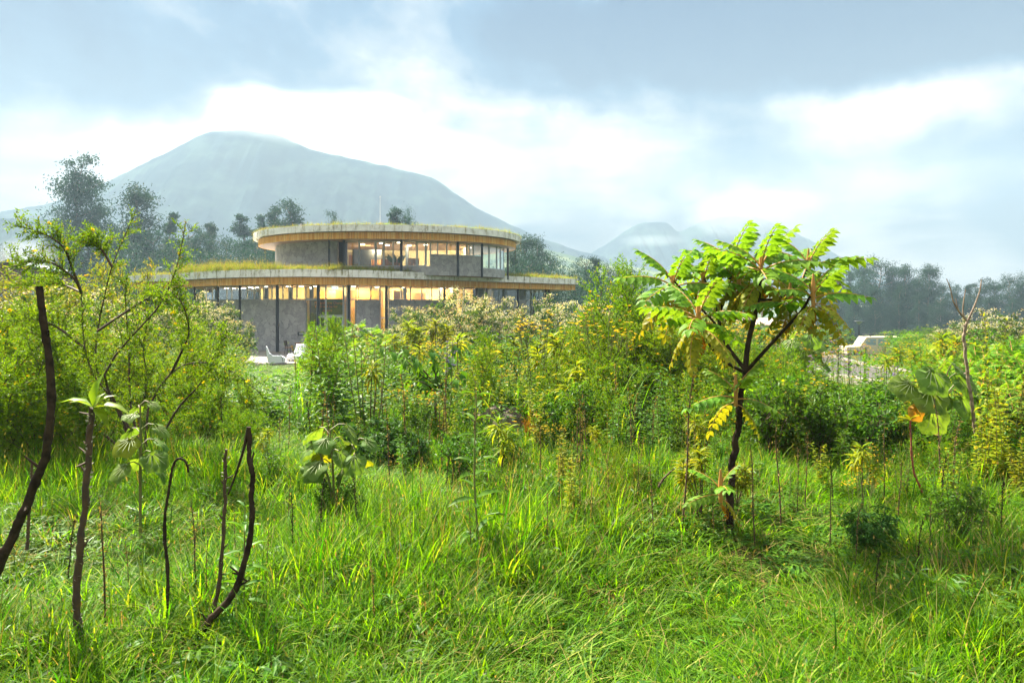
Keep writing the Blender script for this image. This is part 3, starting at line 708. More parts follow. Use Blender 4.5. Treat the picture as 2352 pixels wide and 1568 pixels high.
# ---- eucalyptus and other far trees
def tree_proto(name, h, w, kind, seed, nl=9000):
    r = np.random.default_rng(seed); root = thing(name, (0, 0, -200)); root['h'] = h
    tp = np.array([(r.normal(0, .012) * h * i / 6, r.normal(0, .012) * h * i / 6, h * .94 * i / 6) for i in range(7)]); tp[0, :2] = 0
    mb = MB(); mb.tube(tp, np.linspace(h * .014, h * .002, 7), 6)
    cl = MB(); cs = []
    lo = {'column': .08, 'spread': .22, 'slender': .15, 'round': .10, 'tall': .10}[kind]
    NK = {'slender': 26, 'spread': 36, 'tall': 44}.get(kind, 42)
    for k in range(NK):
        f = min(lo + (1 - lo) * ((k + .5) / NK) ** 1.25, .99)
        env = {'column': 1 - .75 * ((f - lo) / (1 - lo)) ** 1.6, 'spread': .55 + .5 * math.sin(min(1, (f - lo) / (1 - lo)) * math.pi), 'slender': .75 - .55 * (f - lo) / (1 - lo),
               'round': math.sqrt(max(.05, 1 - ((f - .5) / .55) ** 2)), 'tall': (.85 if f < .42 else .38 if f < .6 else 1.0) * (1 - .7 * max(0, f - .8) / .2)}[kind]
        a = k * 2.4 + r.normal(0, .4); rad = w / 2 * env * r.uniform(.12, .92)
        b = np.array([np.interp(f - .06, np.linspace(0, .94, 7), tp[:, 0]), np.interp(f - .06, np.linspace(0, .94, 7), tp[:, 1]), h * (f - .06)])
        e = b + np.array([math.cos(a) * rad, math.sin(a) * rad, h * (.05 + .05 * r.random())])
        mb.tube(np.array([b, (b + e) / 2 + (0, 0, -.01 * h), e]), [h * .005, h * .003, h * .001], 4, cap=False); cs.append((e, max(.6, w * (.21 if kind == 'column' else .18) * (.6 + .6 * env) * r.uniform(.7, 1.25))))
    tot = sum(q[1] ** 2 for q in cs); sz = .26 * (h / 25) ** .5 * 1.75
    for e, rr in cs:
        for sub in range(3):
            c = e + r.normal(0, .55, 3) * rr; n = max(8, int(nl * rr * rr / tot / 3))
            q = r.normal(0, .48, (n, 3)) * rr * np.array([1, 1, .75]) + c
            fw = r.normal(0, 1, (n, 3)) * .8 + np.array([0, 0, -.9]); cl.leaves(DIA, q, fw, rdir(n), sz * r.uniform(.7, 1.4, n), sz * r.uniform(.3, .5, n), 0, np.clip(r.normal(.42, .25, n), 0, .95))
    mb.build('trunk', M['bark_euc'], root); cl.build('crown', M['euc'], root, 'stuff')
    return root


PROTO = {}
for nm, h, w, kd, sd in (('tall', 30, 9, 'tall', 1), ('column', 26, 9, 'column', 2), ('column2', 24, 8, 'column', 12), ('spread', 24, 10, 'spread', 3), ('spread2', 22, 9, 'spread', 13), ('slender', 20, 5, 'slender', 4), ('slender2', 18, 4.6, 'slender', 14), ('round', 10, 9, 'round', 5), ('round2', 8, 9, 'round', 15)):
    PROTO[nm] = tree_proto('eucalyptus_tree' if 'round' not in nm else 'broad_tree', h, w, kd, sd, 17000 if nm in ('tall', 'column', 'column2') else 11000)
used = set()


def tree(kind, x, ytop, D, ybase=None, wide=1.0, desc=None, group=None, label=None):
    X = (x - HX) / F * D; zb = float(gz(X, D)) if ybase is None else CAMZ + (HY - ybase) / F * D
    zt = CAMZ + (HY - ytop) / F * D; p = PROTO[kind]; s = (zt - zb) / p['h']
    loc = (X, D, zb); rz = rng.uniform(0, 6.28); sc = (s * wide, s * wide, s)
    if kind in used: o = dup(p, loc, rz, sc)
    else: used.add(kind); o = p; o.location = loc; o.rotation_euler = (0, 0, rz); o.scale = sc
    if label: tag(o, label, 'tree', group)
    else: AUTO.append((o, desc, 'tree', group, x, ytop + 15))
    return o


GL, GR, GB = 'eucalyptus trees left of the building', 'eucalyptus trees of the stand at the right', 'trees standing behind the building'
tree('tall', 178, 378, 150, None, 1.05, label='tallest eucalyptus with an open airy top, rising over the mountain foot left of the building', group=GL)
tree('column', 312, 432, 145, None, 1.25, label='broad dense eucalyptus with a rounded dark top, second tallest left of the building', group=GL)
for k, x, y, D, w in (('column2', 262, 520, 150, 1.1), ('slender', 218, 494, 160, .9), ('slender2', 395, 503, 152, 1.0), ('spread2', 430, 530, 150, 1.2), ('slender', 486, 516, 158, 1.0), ('column2', 455, 545, 140, 1.2), ('spread', 520, 548, 150, 1.1), ('slender2', 560, 508, 165, 1.1), ('column', 585, 545, 150, .9),
                      ('slender2', 600, 507, 170, .9), ('slender', 627, 484, 170, 1.0), ('spread2', 352, 540, 138, 1.3), ('column2', 150, 540, 140, 1.3), ('column', 205, 545, 136, 1.3), ('spread', 398, 560, 132, 1.3), ('round', 540, 590, 120, 1.3), ('round2', 470, 590, 118, 1.4), ('round', 300, 585, 116, 1.2), ('round2', 620, 585, 125, 1.2), ('slender2', 110, 555, 175, 1.2), ('spread2', 10, 568, 170, 1.1)):
    tree(k, x, y, D, None, w, desc={'r': 'low rounded hazy tree', 's': 'thin eucalyptus', 'c': 'dense eucalyptus'}[k[0]] if not k.startswith('spr') else 'ragged open eucalyptus', group=GL)
for k, x, y, D, w in (('column2', 672, 471, 150, 1.1), ('spread2', 655, 515, 150, 1.0), ('spread2', 757, 497, 130, .5), ('slender', 905, 484, 130, 1.1), ('spread', 933, 494, 130, .6),
                      ('column', 1205, 545, 125, 1.3), ('column2', 1235, 560, 130, 1.2), ('spread', 1262, 588, 128, 1.1), ('round', 1222, 600, 110, 1.2), ('column2', 1180, 570, 120, 1.2),
                      ('spread2', 1345, 594, 118, .9), ('slender', 1368, 597, 120, 1.3), ('spread', 1400, 615, 122, 1.0), ('round', 1320, 640, 105, 1.1), ('round2', 1380, 655, 100, 1.2), ('round', 1445, 640, 130, 1.0)):
    tree(k, x, y, D, None, w, desc='hazy tree' if not k.startswith('round') else 'low rounded hazy tree', group=GB)
for k, x, y, D, w in (('spread', 1882, 640, 190, 1.0), ('column2', 1925, 640, 185, 1.0), ('slender', 1952, 625, 190, 1.2), ('column', 1985, 610, 175, 1.1), ('spread', 2022, 600, 170, 1.25), ('column2', 2048, 622, 170, 1.1), ('column', 2080, 612, 165, 1.0), ('spread2', 2110, 625, 170, 1.0), ('column', 2132, 612, 165, 1.15), ('slender2', 2098, 650, 178, 1.0), ('spread', 2165, 655, 170, 1.0), ('column2', 2195, 660, 168, 1.0),
                      ('slender', 2225, 655, 172, 1.2), ('spread2', 2250, 645, 165, 1.0), ('column', 2285, 650, 165, 1.1), ('spread', 2318, 635, 160, 1.1), ('column2', 2345, 650, 160, 1.1), ('spread2', 2372, 640, 158, 1.0), ('column2', 1905, 670, 160, .9), ('column', 1962, 665, 155, .9), ('column', 2010, 660, 152, .9), ('column2', 2065, 665, 150, 1.0), ('column', 2110, 675, 150, .9), ('spread2', 2160, 680, 150, 1.0), ('column2', 2215, 690, 148, 1.0), ('column', 2270, 685, 146, 1.0), ('column2', 2325, 690, 145, 1.0),
                      ('round', 1830, 715, 150, 1.0), ('round2', 1700, 722, 170, 1.3), ('round', 1745, 735, 150, 1.1), ('round2', 1660, 735, 150, 1.3), ('round', 1600, 735, 140, 1.4), ('round2', 1540, 735, 120, 1.5), ('round', 1480, 720, 110, 1.4)):
    tree(k, x, y, D, None, w, desc={'r': 'low rounded hazy tree', 's': 'thin eucalyptus', 'c': 'dense eucalyptus'}[k[0]] if not k.startswith('spr') else 'ragged open eucalyptus with a pale trunk', group=GR if x > 1850 else 'low trees in the valley')


# ---- plant builders: each returns an Empty with its parts
def root_at(name, h): o = thing(name, (0, 0, -50)); o['h'] = h; return o


def boughs(r, n, h, w, lean=.5, bend=.25):
    out = []
    for k in range(n):
        a = k * 2 * math.pi / n + r.normal(0, .3); rr = w / 2 * math.sqrt(r.uniform(.08, 1)); hh = h * (1 - .45 * (rr / (w / 2)) ** 2) * r.uniform(.8, 1.02)
        e = np.array([math.cos(a) * rr, math.sin(a) * rr, hh]); m1 = e * (.35, .35, .42) + r.normal(0, .04, 3) * h; m2 = e * (.72, .72, .78) + r.normal(0, .05, 3) * h
        out.append(curve([(r.normal(0, .03), r.normal(0, .03), -.05), m1, m2, e], 14))
    return out


def shoots(r, c, f0, n, ln, up=.5, droop=0.0):
    """side shoots off bough c"""
    res = []
    for q in np.linspace(f0, .98, n) + r.normal(0, .01, n):
        q = min(max(q, 0), .995); i = q * (len(c) - 1); k = int(i); b = c[k] + (c[k + 1] - c[k]) * (i - k); tg = c[k + 1] - c[k]; tg = tg / np.linalg.norm(tg)
        d = rdir(1)[0] if False else r.normal(0, 1, 3); d -= tg * d.dot(tg); d /= np.linalg.norm(d) + 1e-9; d = d * .75 + tg * .5 + (0, 0, up); d /= np.linalg.norm(d)
        L = ln * r.uniform(.55, 1.15) * (1.05 - .55 * q); res.append(curve([b, b + d * L * .5 + r.normal(0, .04, 3) * L, b + d * L + (0, 0, -droop * L)], 6))
    return res


def needles(fm, r, c, leaf, step, mi=0, f0=.1, mid=.5):
    seg = np.linalg.norm(np.diff(c, axis=0), axis=1); s = np.concatenate([[0], np.cumsum(seg)]); n = max(3, int(s[-1] * (1 - f0) / step))
    q = np.linspace(s[-1] * f0, s[-1], n); pos = np.stack([np.interp(q, s, c[:, i]) for i in range(3)], 1)
    tg = np.stack([np.interp(q, s, np.gradient(c[:, i])) for i in range(3)], 1); tg /= np.linalg.norm(tg, axis=1)[:, None] + 1e-9
    pos = np.repeat(pos, 2, 0); tg = np.repeat(tg, 2, 0); d = r.normal(0, 1, pos.shape); d -= tg * (d * tg).sum(1)[:, None]; d /= np.linalg.norm(d, axis=1)[:, None] + 1e-9
    N = len(pos); fm.leaves(DIA, pos, d * .75 + tg * .7, rdir(N), leaf * r.uniform(.6, 1.25, N), leaf * r.uniform(.26, .40, N), mi, np.clip(r.normal(mid, .22, N), 0, .97))


def feather_bush(seed, h, w, nb=11, ns=19, leaf=.042, sub=4, name='feathery_shrub', mats=('feather', 'bark_brown'), flower=0.0, bl=None, ln=None):
    r = np.random.default_rng(seed); root = root_at(name, h); sm_, fm = MB(), MB(); fl = MB()
    for c in (bl if bl is not None else boughs(r, nb, h, w)):
        L = np.linalg.norm(c[-1] - c[0]); sm_.tube(c, np.linspace(.011, .003, len(c)) * (h / 2), 5, cap=False); needles(fm, r, c, leaf, leaf * .55, f0=.55, mid=.6)
        for s1 in shoots(r, c, .22, ns, ln or .34 * h ** .7, .35, .12):
            sm_.tube(s1, [.0035, .0025, .0012] if len(s1) == 3 else np.linspace(.0035, .0012, len(s1)), 3, cap=False); needles(fm, r, s1, leaf, leaf * .5, mid=.5)
            for s2 in shoots(r, s1, .25, sub, .13 * h ** .5 if ln is None else ln * .4, .3, .05): needles(fm, r, s2, leaf * .9, leaf * .5, f0=0, mid=.45)
            if flower and r.random() < flower:
                e = s1[-1] + r.normal(0, .02, 3); k = 7; d = rdir(k, .1, 1); fl.leaves(DIA, np.repeat(e[None], k, 0), d, rdir(k), .030, .022, 0, r.random(k))
    sm_.build('stem', M[mats[1]], root); fm.build('foliage', M[mats[0]], root, 'stuff')
    if fl.n: fl.build('flowers', M['gold'], root, 'stuff')
    return root


def leafy_bush(seed, h, w, nb=9, ns=14, leaf=.10, ratio=.4, nl=12, name='leafy_bush', mats=('mid', 'bark_brown'), tpl=None, head=0, headmat='petal_white', droop=.25, heads=.06, lenk=.42):
    r = np.random.default_rng(seed); root = root_at(name, h); sm_, fm, fl = MB(), MB(), MB(); tpl = tpl or DIA
    for c in boughs(r, nb, h, w):
        sm_.tube(c, np.linspace(.013, .004, len(c)) * (h / 2), 5, cap=False)
        for s1 in shoots(r, c, .2, ns, lenk * h ** .6, .4, droop * .5):
            sm_.tube(s1, np.linspace(.005, .0018, len(s1)), 3, cap=False); n = nl; q = np.clip(r.beta(2.2, 1.1, n), .05, 1) * (len(s1) - 1.01); k = q.astype(int)
            pos = s1[k] + (s1[k + 1] - s1[k]) * (q - k)[:, None]; tg = s1[k + 1] - s1[k]; tg /= np.linalg.norm(tg, axis=1)[:, None] + 1e-9
            d = r.normal(0, 1, (n, 3)); d -= tg * (d * tg).sum(1)[:, None]; d /= np.linalg.norm(d, axis=1)[:, None] + 1e-9
            fw = d * .85 + tg * .45 + np.array([0, 0, -droop]); fm.leaves(tpl, pos, fw, np.array([0, 0, 1.]) + r.normal(0, .35, (n, 3)), leaf * r.uniform(.65, 1.25, n), leaf * ratio * r.uniform(.8, 1.2, n), 0, np.clip(r.normal(.5, .25, n), 0, 1))
            if head and r.random() < head:
                e = s1[-1]; k = 26; pos = e + r.normal(0, 1, (k, 3)) * heads * np.array([1, 1, .35]) + (0, 0, heads * .3); fl.leaves(DIA, pos, rdir(k, .2, 1), rdir(k), heads * .45, heads * .42, 0, np.clip(r.normal(.5 if r.random() < .72 else .95, .2, k), 0, 1))
    sm_.build('stem', M[mats[1]], root); fm.build('foliage', M[mats[0]], root, 'stuff')
    if fl.n: fl.build('flowers', M[headmat], root, 'stuff')
    return root


def comp_leaf(mb, r, base, d, L, arch=.5, pairs=6, lw=.20, mi=0, mis=1, tint=None, tpl=DIA, rach=.006):
    """a compound leaf: rachis arching from base along d, paired leaflets and one at the tip"""
    d = d / np.linalg.norm(d); up = np.array([0, 0, 1.]); c = np.array([base + d * L * q + up * (L * (.10 * q - arch * q * q * .8)) for q in np.linspace(0, 1, 7)])
    tg = np.gradient(c, axis=0); tg /= np.linalg.norm(tg, axis=1)[:, None]; mb.tube(c, np.linspace(rach, rach * .3, 7), 4, mis, cap=False)
    q = np.linspace(.30, .97, pairs); ci = q * 6; k = np.minimum(ci.astype(int), 5); pos = c[k] + (c[k + 1] - c[k]) * (ci - k)[:, None]; t_ = tg[k]
    side = np.cross(t_, up); side /= np.linalg.norm(side, axis=1)[:, None] + 1e-9; nr = np.cross(side, t_)
    ll = L * .36 * (1 - .42 * np.abs(q - .55) / .5)
    P_, Fw, N_, LL = [], [], [], []
    for sg in (-1, 1): P_.append(pos); Fw.append(side * sg * .95 + t_ * .42 - up * .42 + r.normal(0, .07, side.shape)); N_.append(nr + side * sg * .35); LL.append(ll * r.uniform(.9, 1.1, len(ll)))
    P_.append(c[-1:]); Fw.append(tg[-1:] - up * .1); N_.append(nr[-1:]); LL.append(ll[-1:] * .95)
    P_, Fw, N_, LL = map(np.concatenate, (P_, Fw, N_, LL)); mb.leaves(tpl, P_, Fw, N_, LL, LL * lw * 2.0, mi, np.clip((r.random() if tint is None else tint) + r.normal(0, .08, len(P_)), 0, 1), True)


def hagenia_bush(seed, h, w, nh=18, L=.38, name='compound_leaf_bush', mats=('hag', 'petiole', 'bark_brown'), nleaf=11, pairs=6):
    r = np.random.default_rng(seed); root = root_at(name, h); sm_, fm = MB(), MB()
    for c in boughs(r, nh, h * .9, w * .8):
        sm_.tube(c, np.linspace(.014, .007, len(c)) * (h / 2), 5, cap=False); e = c[-1]
        for k in range(nleaf):
            a = k * 2.4; el = 1.15 - 1.5 * k / nleaf; d = np.array([math.cos(a) * math.cos(el), math.sin(a) * math.cos(el), math.sin(el)]); comp_leaf(fm, r, e - (0, 0, .012 * k), d, L * r.uniform(.8, 1.15), .35 + .4 * k / nleaf, pairs, tint=np.clip(r.normal(.5, .2), 0, 1))
    sm_.build('stem', M[mats[2]], root); fm.build('foliage', [M[mats[0]], M[mats[1]]], root, 'stuff'); return root


def droop_plant(seed, h, nh=1, leaf=.28, nl=34, name='drooping_leaf_plant', spread=.35, mats=('yel_leaf', 'bark_brown')):
    """bare stems topped by whorls of long hanging leaves"""
    r = np.random.default_rng(seed); root = root_at(name, h); sm_, fm = MB(), MB()
    for k in range(nh):
        a = r.uniform(0, 6.28); rr = spread * (k > 0) * r.uniform(.5, 1); hh = h * (1 if k == 0 else r.uniform(.7, .95)); e = np.array([math.cos(a) * rr, math.sin(a) * rr, hh])
        c = curve([(0, 0, -.05), e * (.3, .3, .5) + r.normal(0, .03, 3), e], 9); sm_.tube(c, np.linspace(.014, .008, len(c)), 5, cap=False)
        n = nl; q = r.random(n) ** .7; az = np.arange(n) * 2.4; el = 1.25 - 2.1 * (1 - q); d = np.stack([np.cos(az) * np.cos(el), np.sin(az) * np.cos(el), np.sin(el)], 1)
        tv = OVA[0].copy(); tv[:, 2] -= .5 * tv[:, 1] ** 2; pos = e - np.array([0, 0, 1.]) * ((1 - q) * leaf * .7)[:, None]
        fm.leaves((tv, OVA[1]), pos, d, np.array([0, 0, 1.]), leaf * r.uniform(.7, 1.1, n), leaf * .2, 0, np.clip(.75 - q * .55 + r.normal(0, .15, n), 0, 1), True)
    sm_.build('stem', M[mats[1]], root); fm.build('foliage', M[mats[0]], root, 'stuff'); return root


def herb(seed, h, nst=5, leaf=.07, name='leafy_herb', mats=('herb', 'stem_green'), flower=None, nfl=0, w=.35, ratio=.35, step=.045, spike=False):
    r = np.random.default_rng(seed); root = root_at(name, h); sm_, fm, fl = MB(), MB(), MB()
    for k in range(nst):
        a = r.uniform(0, 6.28); rr = w * math.sqrt(r.random()); e = np.array([math.cos(a) * rr, math.sin(a) * rr, h * r.uniform(.7, 1)]); c = curve([(e[0] * .2, e[1] * .2, -.05), e * (.55, .55, .5) + r.normal(0, .02, 3), e], 9)
        sm_.tube(c, np.linspace(.006, .0025, len(c)), 4, cap=False); n = max(4, int(h / step)); q = np.linspace(.12, 1, n); i = q * (len(c) - 1.01); kk = i.astype(int); pos = np.repeat(c[kk] + (c[kk + 1] - c[kk]) * (i - kk)[:, None], 2, 0)
        az = np.repeat(np.arange(n) * 1.9 + r.random(), 2) + np.tile([0, math.pi], n); d = np.stack([np.cos(az), np.sin(az), r.uniform(-.1, .6, 2 * n)], 1); lf = leaf * np.repeat(1.1 - .6 * q, 2) * r.uniform(.75, 1.2, 2 * n)
        fm.leaves(OVA if leaf > .05 else DIA, pos, d, np.array([0, 0, 1.]) + r.normal(0, .2, (2 * n, 3)), lf, lf * ratio, 0, np.clip(r.normal(.5, .25, 2 * n), 0, 1), leaf > .05)
        if flower:
            for _ in range(nfl):
                p = c[-1] + ((r.normal(0, .06, 3) + (0, 0, .04)) if not spike else np.array([r.normal(0, .02), r.normal(0, .02), -r.random() * h * .22])); kk = 6; az = np.arange(kk) * 1.047; d = np.stack([np.cos(az), np.sin(az), np.full(kk, .35)], 1) + r.normal(0, .3, 3)
                if not spike: sm_.tube(np.array([c[-2], (c[-2] + p) / 2, p]), .0014, 3, cap=False)
                fl.leaves(DIA, np.repeat(p[None], kk, 0), d, np.array([0, 0, 1.]), .024 if not spike else .028, .015, 0, r.random(kk))
    sm_.build('stem', M[mats[1]], root); fm.build('foliage', M[mats[0]], root, 'stuff')
    if fl.n: fl.build('flowers', M[flower], root, 'stuff')
    return root


def weed(seed, h, name='dry_weed_stalk', mats=('bark_brown', 'dry'), bits=60, branch=5, lean=.06):
    """thin dead stalk with withered bits and a few seed twigs"""
    r = np.random.default_rng(seed); root = root_at(name, h); sm_, fm = MB(), MB(); e = np.array([r.normal(0, lean) * h, r.normal(0, lean) * h, h])
    c = curve([(0, 0, -.05), e * .4 + r.normal(0, .015, 3), e * .75 + r.normal(0, .015, 3), e], 12); sm_.tube(c, np.linspace(.012, .005, len(c)), 5, cap=False)
    for s1 in shoots(r, c, .55, branch, .22 * h, .9): sm_.tube(s1, np.linspace(.003, .0012, len(s1)), 3, cap=False); needles(fm, r, s1, .014, .02, f0=.3)
    n = bits; q = r.random(n) * (len(c) - 1.01); k = q.astype(int); pos = c[k] + (c[k + 1] - c[k]) * (q - k)[:, None]; fm.leaves(DIA, pos, rdir(n, -1, .2), rdir(n), r.uniform(.02, .06, n), .016, 0, r.random(n))
    sm_.build('stem', M[mats[0]], root); fm.build('foliage', M[mats[1]], root, 'stuff'); return root


def big_leaf(root, k, e, fw, nr, s, tn, mat):
    tl = RNDS[k % 5]; tv = tl[0].copy(); tv[:, 1] -= .1; lf = MB(); w = s * rng.uniform(.92, 1.08)
    lf.leaves((tv, tl[1]), e, fw, nr, s, w, 0, tn, True); o = lf.build('leaf', M[mat], root); ve = veins((tv, tl[1])); vb = MB(); vb.leaves(ve, e, fw, nr, s, w); vb.build('vein', M['vein'], o, 'stuff'); return o


def round_plant(name, loc, stems, label, mats=('round', 'stem_green'), yellow=()):
    """plant with big soft round leaves: stems = [(top offset, [(leaf azimuth, droop, size)...])]; every leaf a part"""
    root = thing(name, loc, label, 'plant'); mb = MB(); n = 0
    for top, lv in stems:
        top = np.array(top, float); c = curve([(0, 0, -.05), top * (.2, .2, .5), top], 9); mb.tube(c, np.linspace(.012, .006, len(c)), 5, cap=False)
        for k, (az, dr, s, back) in enumerate(lv):
            b = top - (0, 0, back); d = np.array([math.cos(az), math.sin(az), .35]); e = b + d * s * .55; mb.tube(np.array([b, b + d * s * .3 + (0, 0, .02), e]), .004, 4, cap=False)
            fw = np.array([math.cos(az), math.sin(az), -dr]); nr = np.array([math.cos(az) * dr, math.sin(az) * dr - .35, 1.0]); big_leaf(root, n, e, fw, nr, s, rng.uniform(.1, .9), 'yel_leaf' if n in yellow else mats[0]); n += 1
    mb.build('stem', M[mats[1]], root); return root

# ------------------------------------------------------------------ leaning and bare stems close to the camera
def poly(pts, D, n=26, dD=None):
    """stem measured in the photograph, standing at distance D (dD: drift of the distance from foot to tip)"""
    k = len(pts); ds = np.linspace(D, D + (dD or 0), k)
    return curve([P(x, y, d) for (x, y), d in zip(pts, ds)], n)


def stem_thing(name, label, cat, c, r0, r1, mat, group=None, knots=.15, sides=8, stubs=True):
    root = thing(name, (c[0][0], c[0][1], float(gz(c[0][0], c[0][1]))), label, cat, group); L = np.array(root.location)
    q = np.linspace(0, len(c) - 1.001, 90); i = q.astype(int); cc_ = c[i] + (c[i + 1] - c[i]) * (q - i)[:, None]; k = 90; jit = np.convolve(rng.normal(0, 1, k + 4), [.25, .5, .25], 'same')[2:-2]
    rad = np.linspace(r0, r1, k) * (1 + 1.0 * knots * jit + .16 * (rng.random(k) < .06)); cc_ = cc_ + np.stack([np.convolve(rng.normal(0, r0 * .45, k), np.ones(7) / 7, 'same') for _ in range(3)], 1) * (np.arange(k) > 2)[:, None]; mb = MB(); mb.tube(cc_ - L, rad, sides)
    for _ in range(int(5 + 300 * r0) if stubs else 0):
        j = int(rng.integers(8, k - 3)); d = rng.normal(0, 1, 3) * (1, .6, .6) + (0, 0, .8); d /= np.linalg.norm(d); l_ = rng.uniform(1.2, 3.2) * r0; mb.tube(np.array([cc_[j] - L, cc_[j] - L + d * (l_ + r0)]), [r0 * .42, r0 * .18], 4)
    mb.build('stem', M[mat], root); root['r0'] = r0
    return root, L


def scars(root, L, c, r, n, name='leaf_scars'):
    mb = MB(); q = np.linspace(.05, .97, n) * (len(c) - 1.01); k = q.astype(int); pos = c[k] + (c[k + 1] - c[k]) * (q - k)[:, None] - L
    a = rng.uniform(0, 6.28, n); d = np.stack([np.cos(a), np.sin(a) * .6, np.full(n, .35)], 1); mb.leaves(DIA, pos + d * r * .7, d, rdir(n), r * 1.2, r * .9); mb.build(name, M['scar'], root, 'stuff')


def branch(root, L, c, r0, r1, mat, name='branch', sides=7):
    mb = MB(); mb.tube(c - L, np.linspace(r0, r1, len(c)), sides); return mb.build(name, M[mat], root)


c = poly([(-70, 1450), (-8, 1315), (38, 1212), (72, 1130), (100, 1055), (118, 960), (113, 850), (100, 745), (91, 658)], 3.35, 30)
stem_thing('cut_stake', 'thick dark sapling stem cut off flat at the top, bending out past the left edge', 'dead stem', c, .024, .016, 'bark', knots=.07)
c = poly([(222, 1545), (185, 1465), (173, 1390), (181, 1290), (194, 1180), (203, 1060), (208, 975), (213, 935)], 3.05, 30)
r_, L = stem_thing('leafing_stem', 'knobbly brown stem topped by one tuft of bright lime leaves, in the left foreground', 'plant', c, .017, .012, 'bark_brown', knots=.1)
scars(r_, L, c, .014, 70)
e = c[-1] - L
for dx, dy, dz, l, w in ((-.14, .0, .05, .15, .045), (.0, .02, .16, .15, .04), (.13, -.02, .0, .17, .05), (.10, -.05, -.07, .13, .045), (-.05, -.06, .04, .09, .035), (.07, .06, .07, .10, .035), (.02, .05, .08, .08, .03)):
    mb = MB(); tv = OVA[0].copy(); tv[:, 2] -= .25 * tv[:, 1] ** 2; mb.leaves((tv, OVA[1]), e, (dx, dy, dz + .03), (0, -.2, 1), l, w, 0, rng.random(), True); mb.build('leaf', M['lime'], r_)
c = poly([(418, 1515), (470, 1440), (530, 1368), (560, 1300), (575, 1215), (580, 1130), (577, 1050), (572, 982)], 3.15, 28)
r_, L = stem_thing('curved_dead_stem', 'dark dead stem curving up like a hook with a slanting side branch from its top', 'dead stem', c, .017, .011, 'bark', knots=.08)
branch(r_, L, poly([(570, 984), (560, 1030), (543, 1085), (524, 1135)], 3.15, 12), .008, .004, 'bark')
c = poly([(440, 1520), (478, 1440), (498, 1370), (509, 1280), (517, 1160), (516, 1090), (521, 1030)], 3.25, 24)
r_, L = stem_thing('knobbly_stem', 'brown knobbly stem standing just inside the curve of the dark hooked stem', 'dead stem', c, .012, .007, 'bark_brown'); scars(r_, L, c, .010, 50)
c = poly([(378, 1520), (384, 1400), (382, 1290), (377, 1215), (384, 1150), (392, 1100), (398, 1066), (411, 1053), (427, 1062), (432, 1085)], 3.3, 30)
stem_thing('bent_dead_stem', 'thin dead stem whose tip bends over like a crook, left of the hooked stem', 'dead stem', c, .009, .005, 'bark')
c = poly([(62, 1262), (66, 1190), (72, 1120), (75, 1062)], 4.0, 14); r_, L = stem_thing('knobbly_stem', 'short knobbly stem right beside the thick cut stem at the left edge', 'dead stem', c, .009, .006, 'bark_brown'); scars(r_, L, c, .008, 24)
c = poly([(2262, 1110), (2243, 1000), (2228, 900), (2219, 820), (2214, 770), (2222, 737)], 6.2, 22)
r_, L = stem_thing('bare_sapling', 'bare pale sapling with a three-pronged leafless fork at the top', 'dead tree', c, .017, .012, 'bark_grey', knots=.06)
for pts, a in (([(2222, 738), (2203, 716), (2189, 690), (2183, 662), (2174, 640)], .010), ([(2222, 738), (2212, 722), (2213, 695), (2218, 664)], .009), ([(2222, 738), (2234, 712), (2243, 690), (2252, 662), (2254, 641)], .010), ([(2203, 716), (2198, 700), (2195, 685)], .006)):
    branch(r_, L, poly(pts, 6.2, 14), a, a * .35, 'bark_grey')
c = poly([(2118, 1130), (2098, 1080), (2093, 1020), (2090, 965)], 5.3, 14); r_, L = stem_thing('red_stem', 'thin red stem with a few young leaves at its tip, before the big-leaved plant', 'plant', c, .009, .006, 'red')
mb = MB(); e = c[-1] - L; d = rdir(8, -.1, .8); mb.leaves(OVA, np.repeat(e[None], 8, 0), d, (0, 0, 1.), .09, .035, 0, None, True); mb.build('foliage', M['yel_leaf'], r_, 'stuff')
c = poly([(1513, 1118), (1525, 1098), (1548, 1076)], 4.9, 8); stem_thing('broken_twig', 'short broken brown twig slanting up out of the grass left of the compound-leaf tree', 'twig', c, .008, .006, 'bark_brown')

# ------------------------------------------------------------------ the young compound-leaf tree
HD = 4.7
c = poly([(1673, 1238), (1679, 1110), (1690, 1000), (1701, 920), (1711, 852)], HD, 22)
tr, L = stem_thing('compound_leaf_tree', 'young dark-stemmed tree with palm-like tufts of arching compound leaves and orange stalks', 'tree', c, .028, .018, 'bark', knots=.04, stubs=False)
tr.children[0].name = 'trunk'
BR = [([(1711, 856), (1718, 790), (1736, 715), (1746, 655), (1748, 606)], 0, .02, .012), ([(1744, 688), (1780, 688), (1822, 664), (1850, 630), (1857, 602)], .35, .011, .008), ([(1711, 856), (1748, 815), (1800, 758), (1842, 712), (1868, 668)], -.3, .014, .008),
      ([(1711, 856), (1662, 828), (1632, 794), (1612, 750), (1604, 716)], -.45, .012, .008), ([(1709, 846), (1668, 790), (1652, 745), (1661, 690), (1680, 630), (1681, 602)], .45, .014, .009), ([(1668, 790), (1640, 740), (1590, 690), (1545, 642)], .1, .009, .007), ([(1652, 745), (1640, 690), (1615, 633)], .25, .008, .007), ([(1832, 722), (1822, 700), (1815, 680)], -.1, .007, .006)]
for pts, dd, a, b_ in BR: branch(tr, L, poly(pts, HD, 18, dd), a, b_, 'bark')
LV = {}
for nm, arch, mt in (('a', .40, 'hag'), ('b', .62, 'hag'), ('c', .85, 'hag_old'), ('d', 1.05, 'hag_old'), ('e', .95, 'hag_dead'), ('f', .55, 'hag')):
    mb = MB(); comp_leaf(mb, rng, np.zeros(3), np.array([0, 1., 0.0]), 1.0, arch, 6, .29, 0, 1, .5, OVA, .018); LV[nm] = mb.mesh('leaf', [M[mt], M['petiole']])


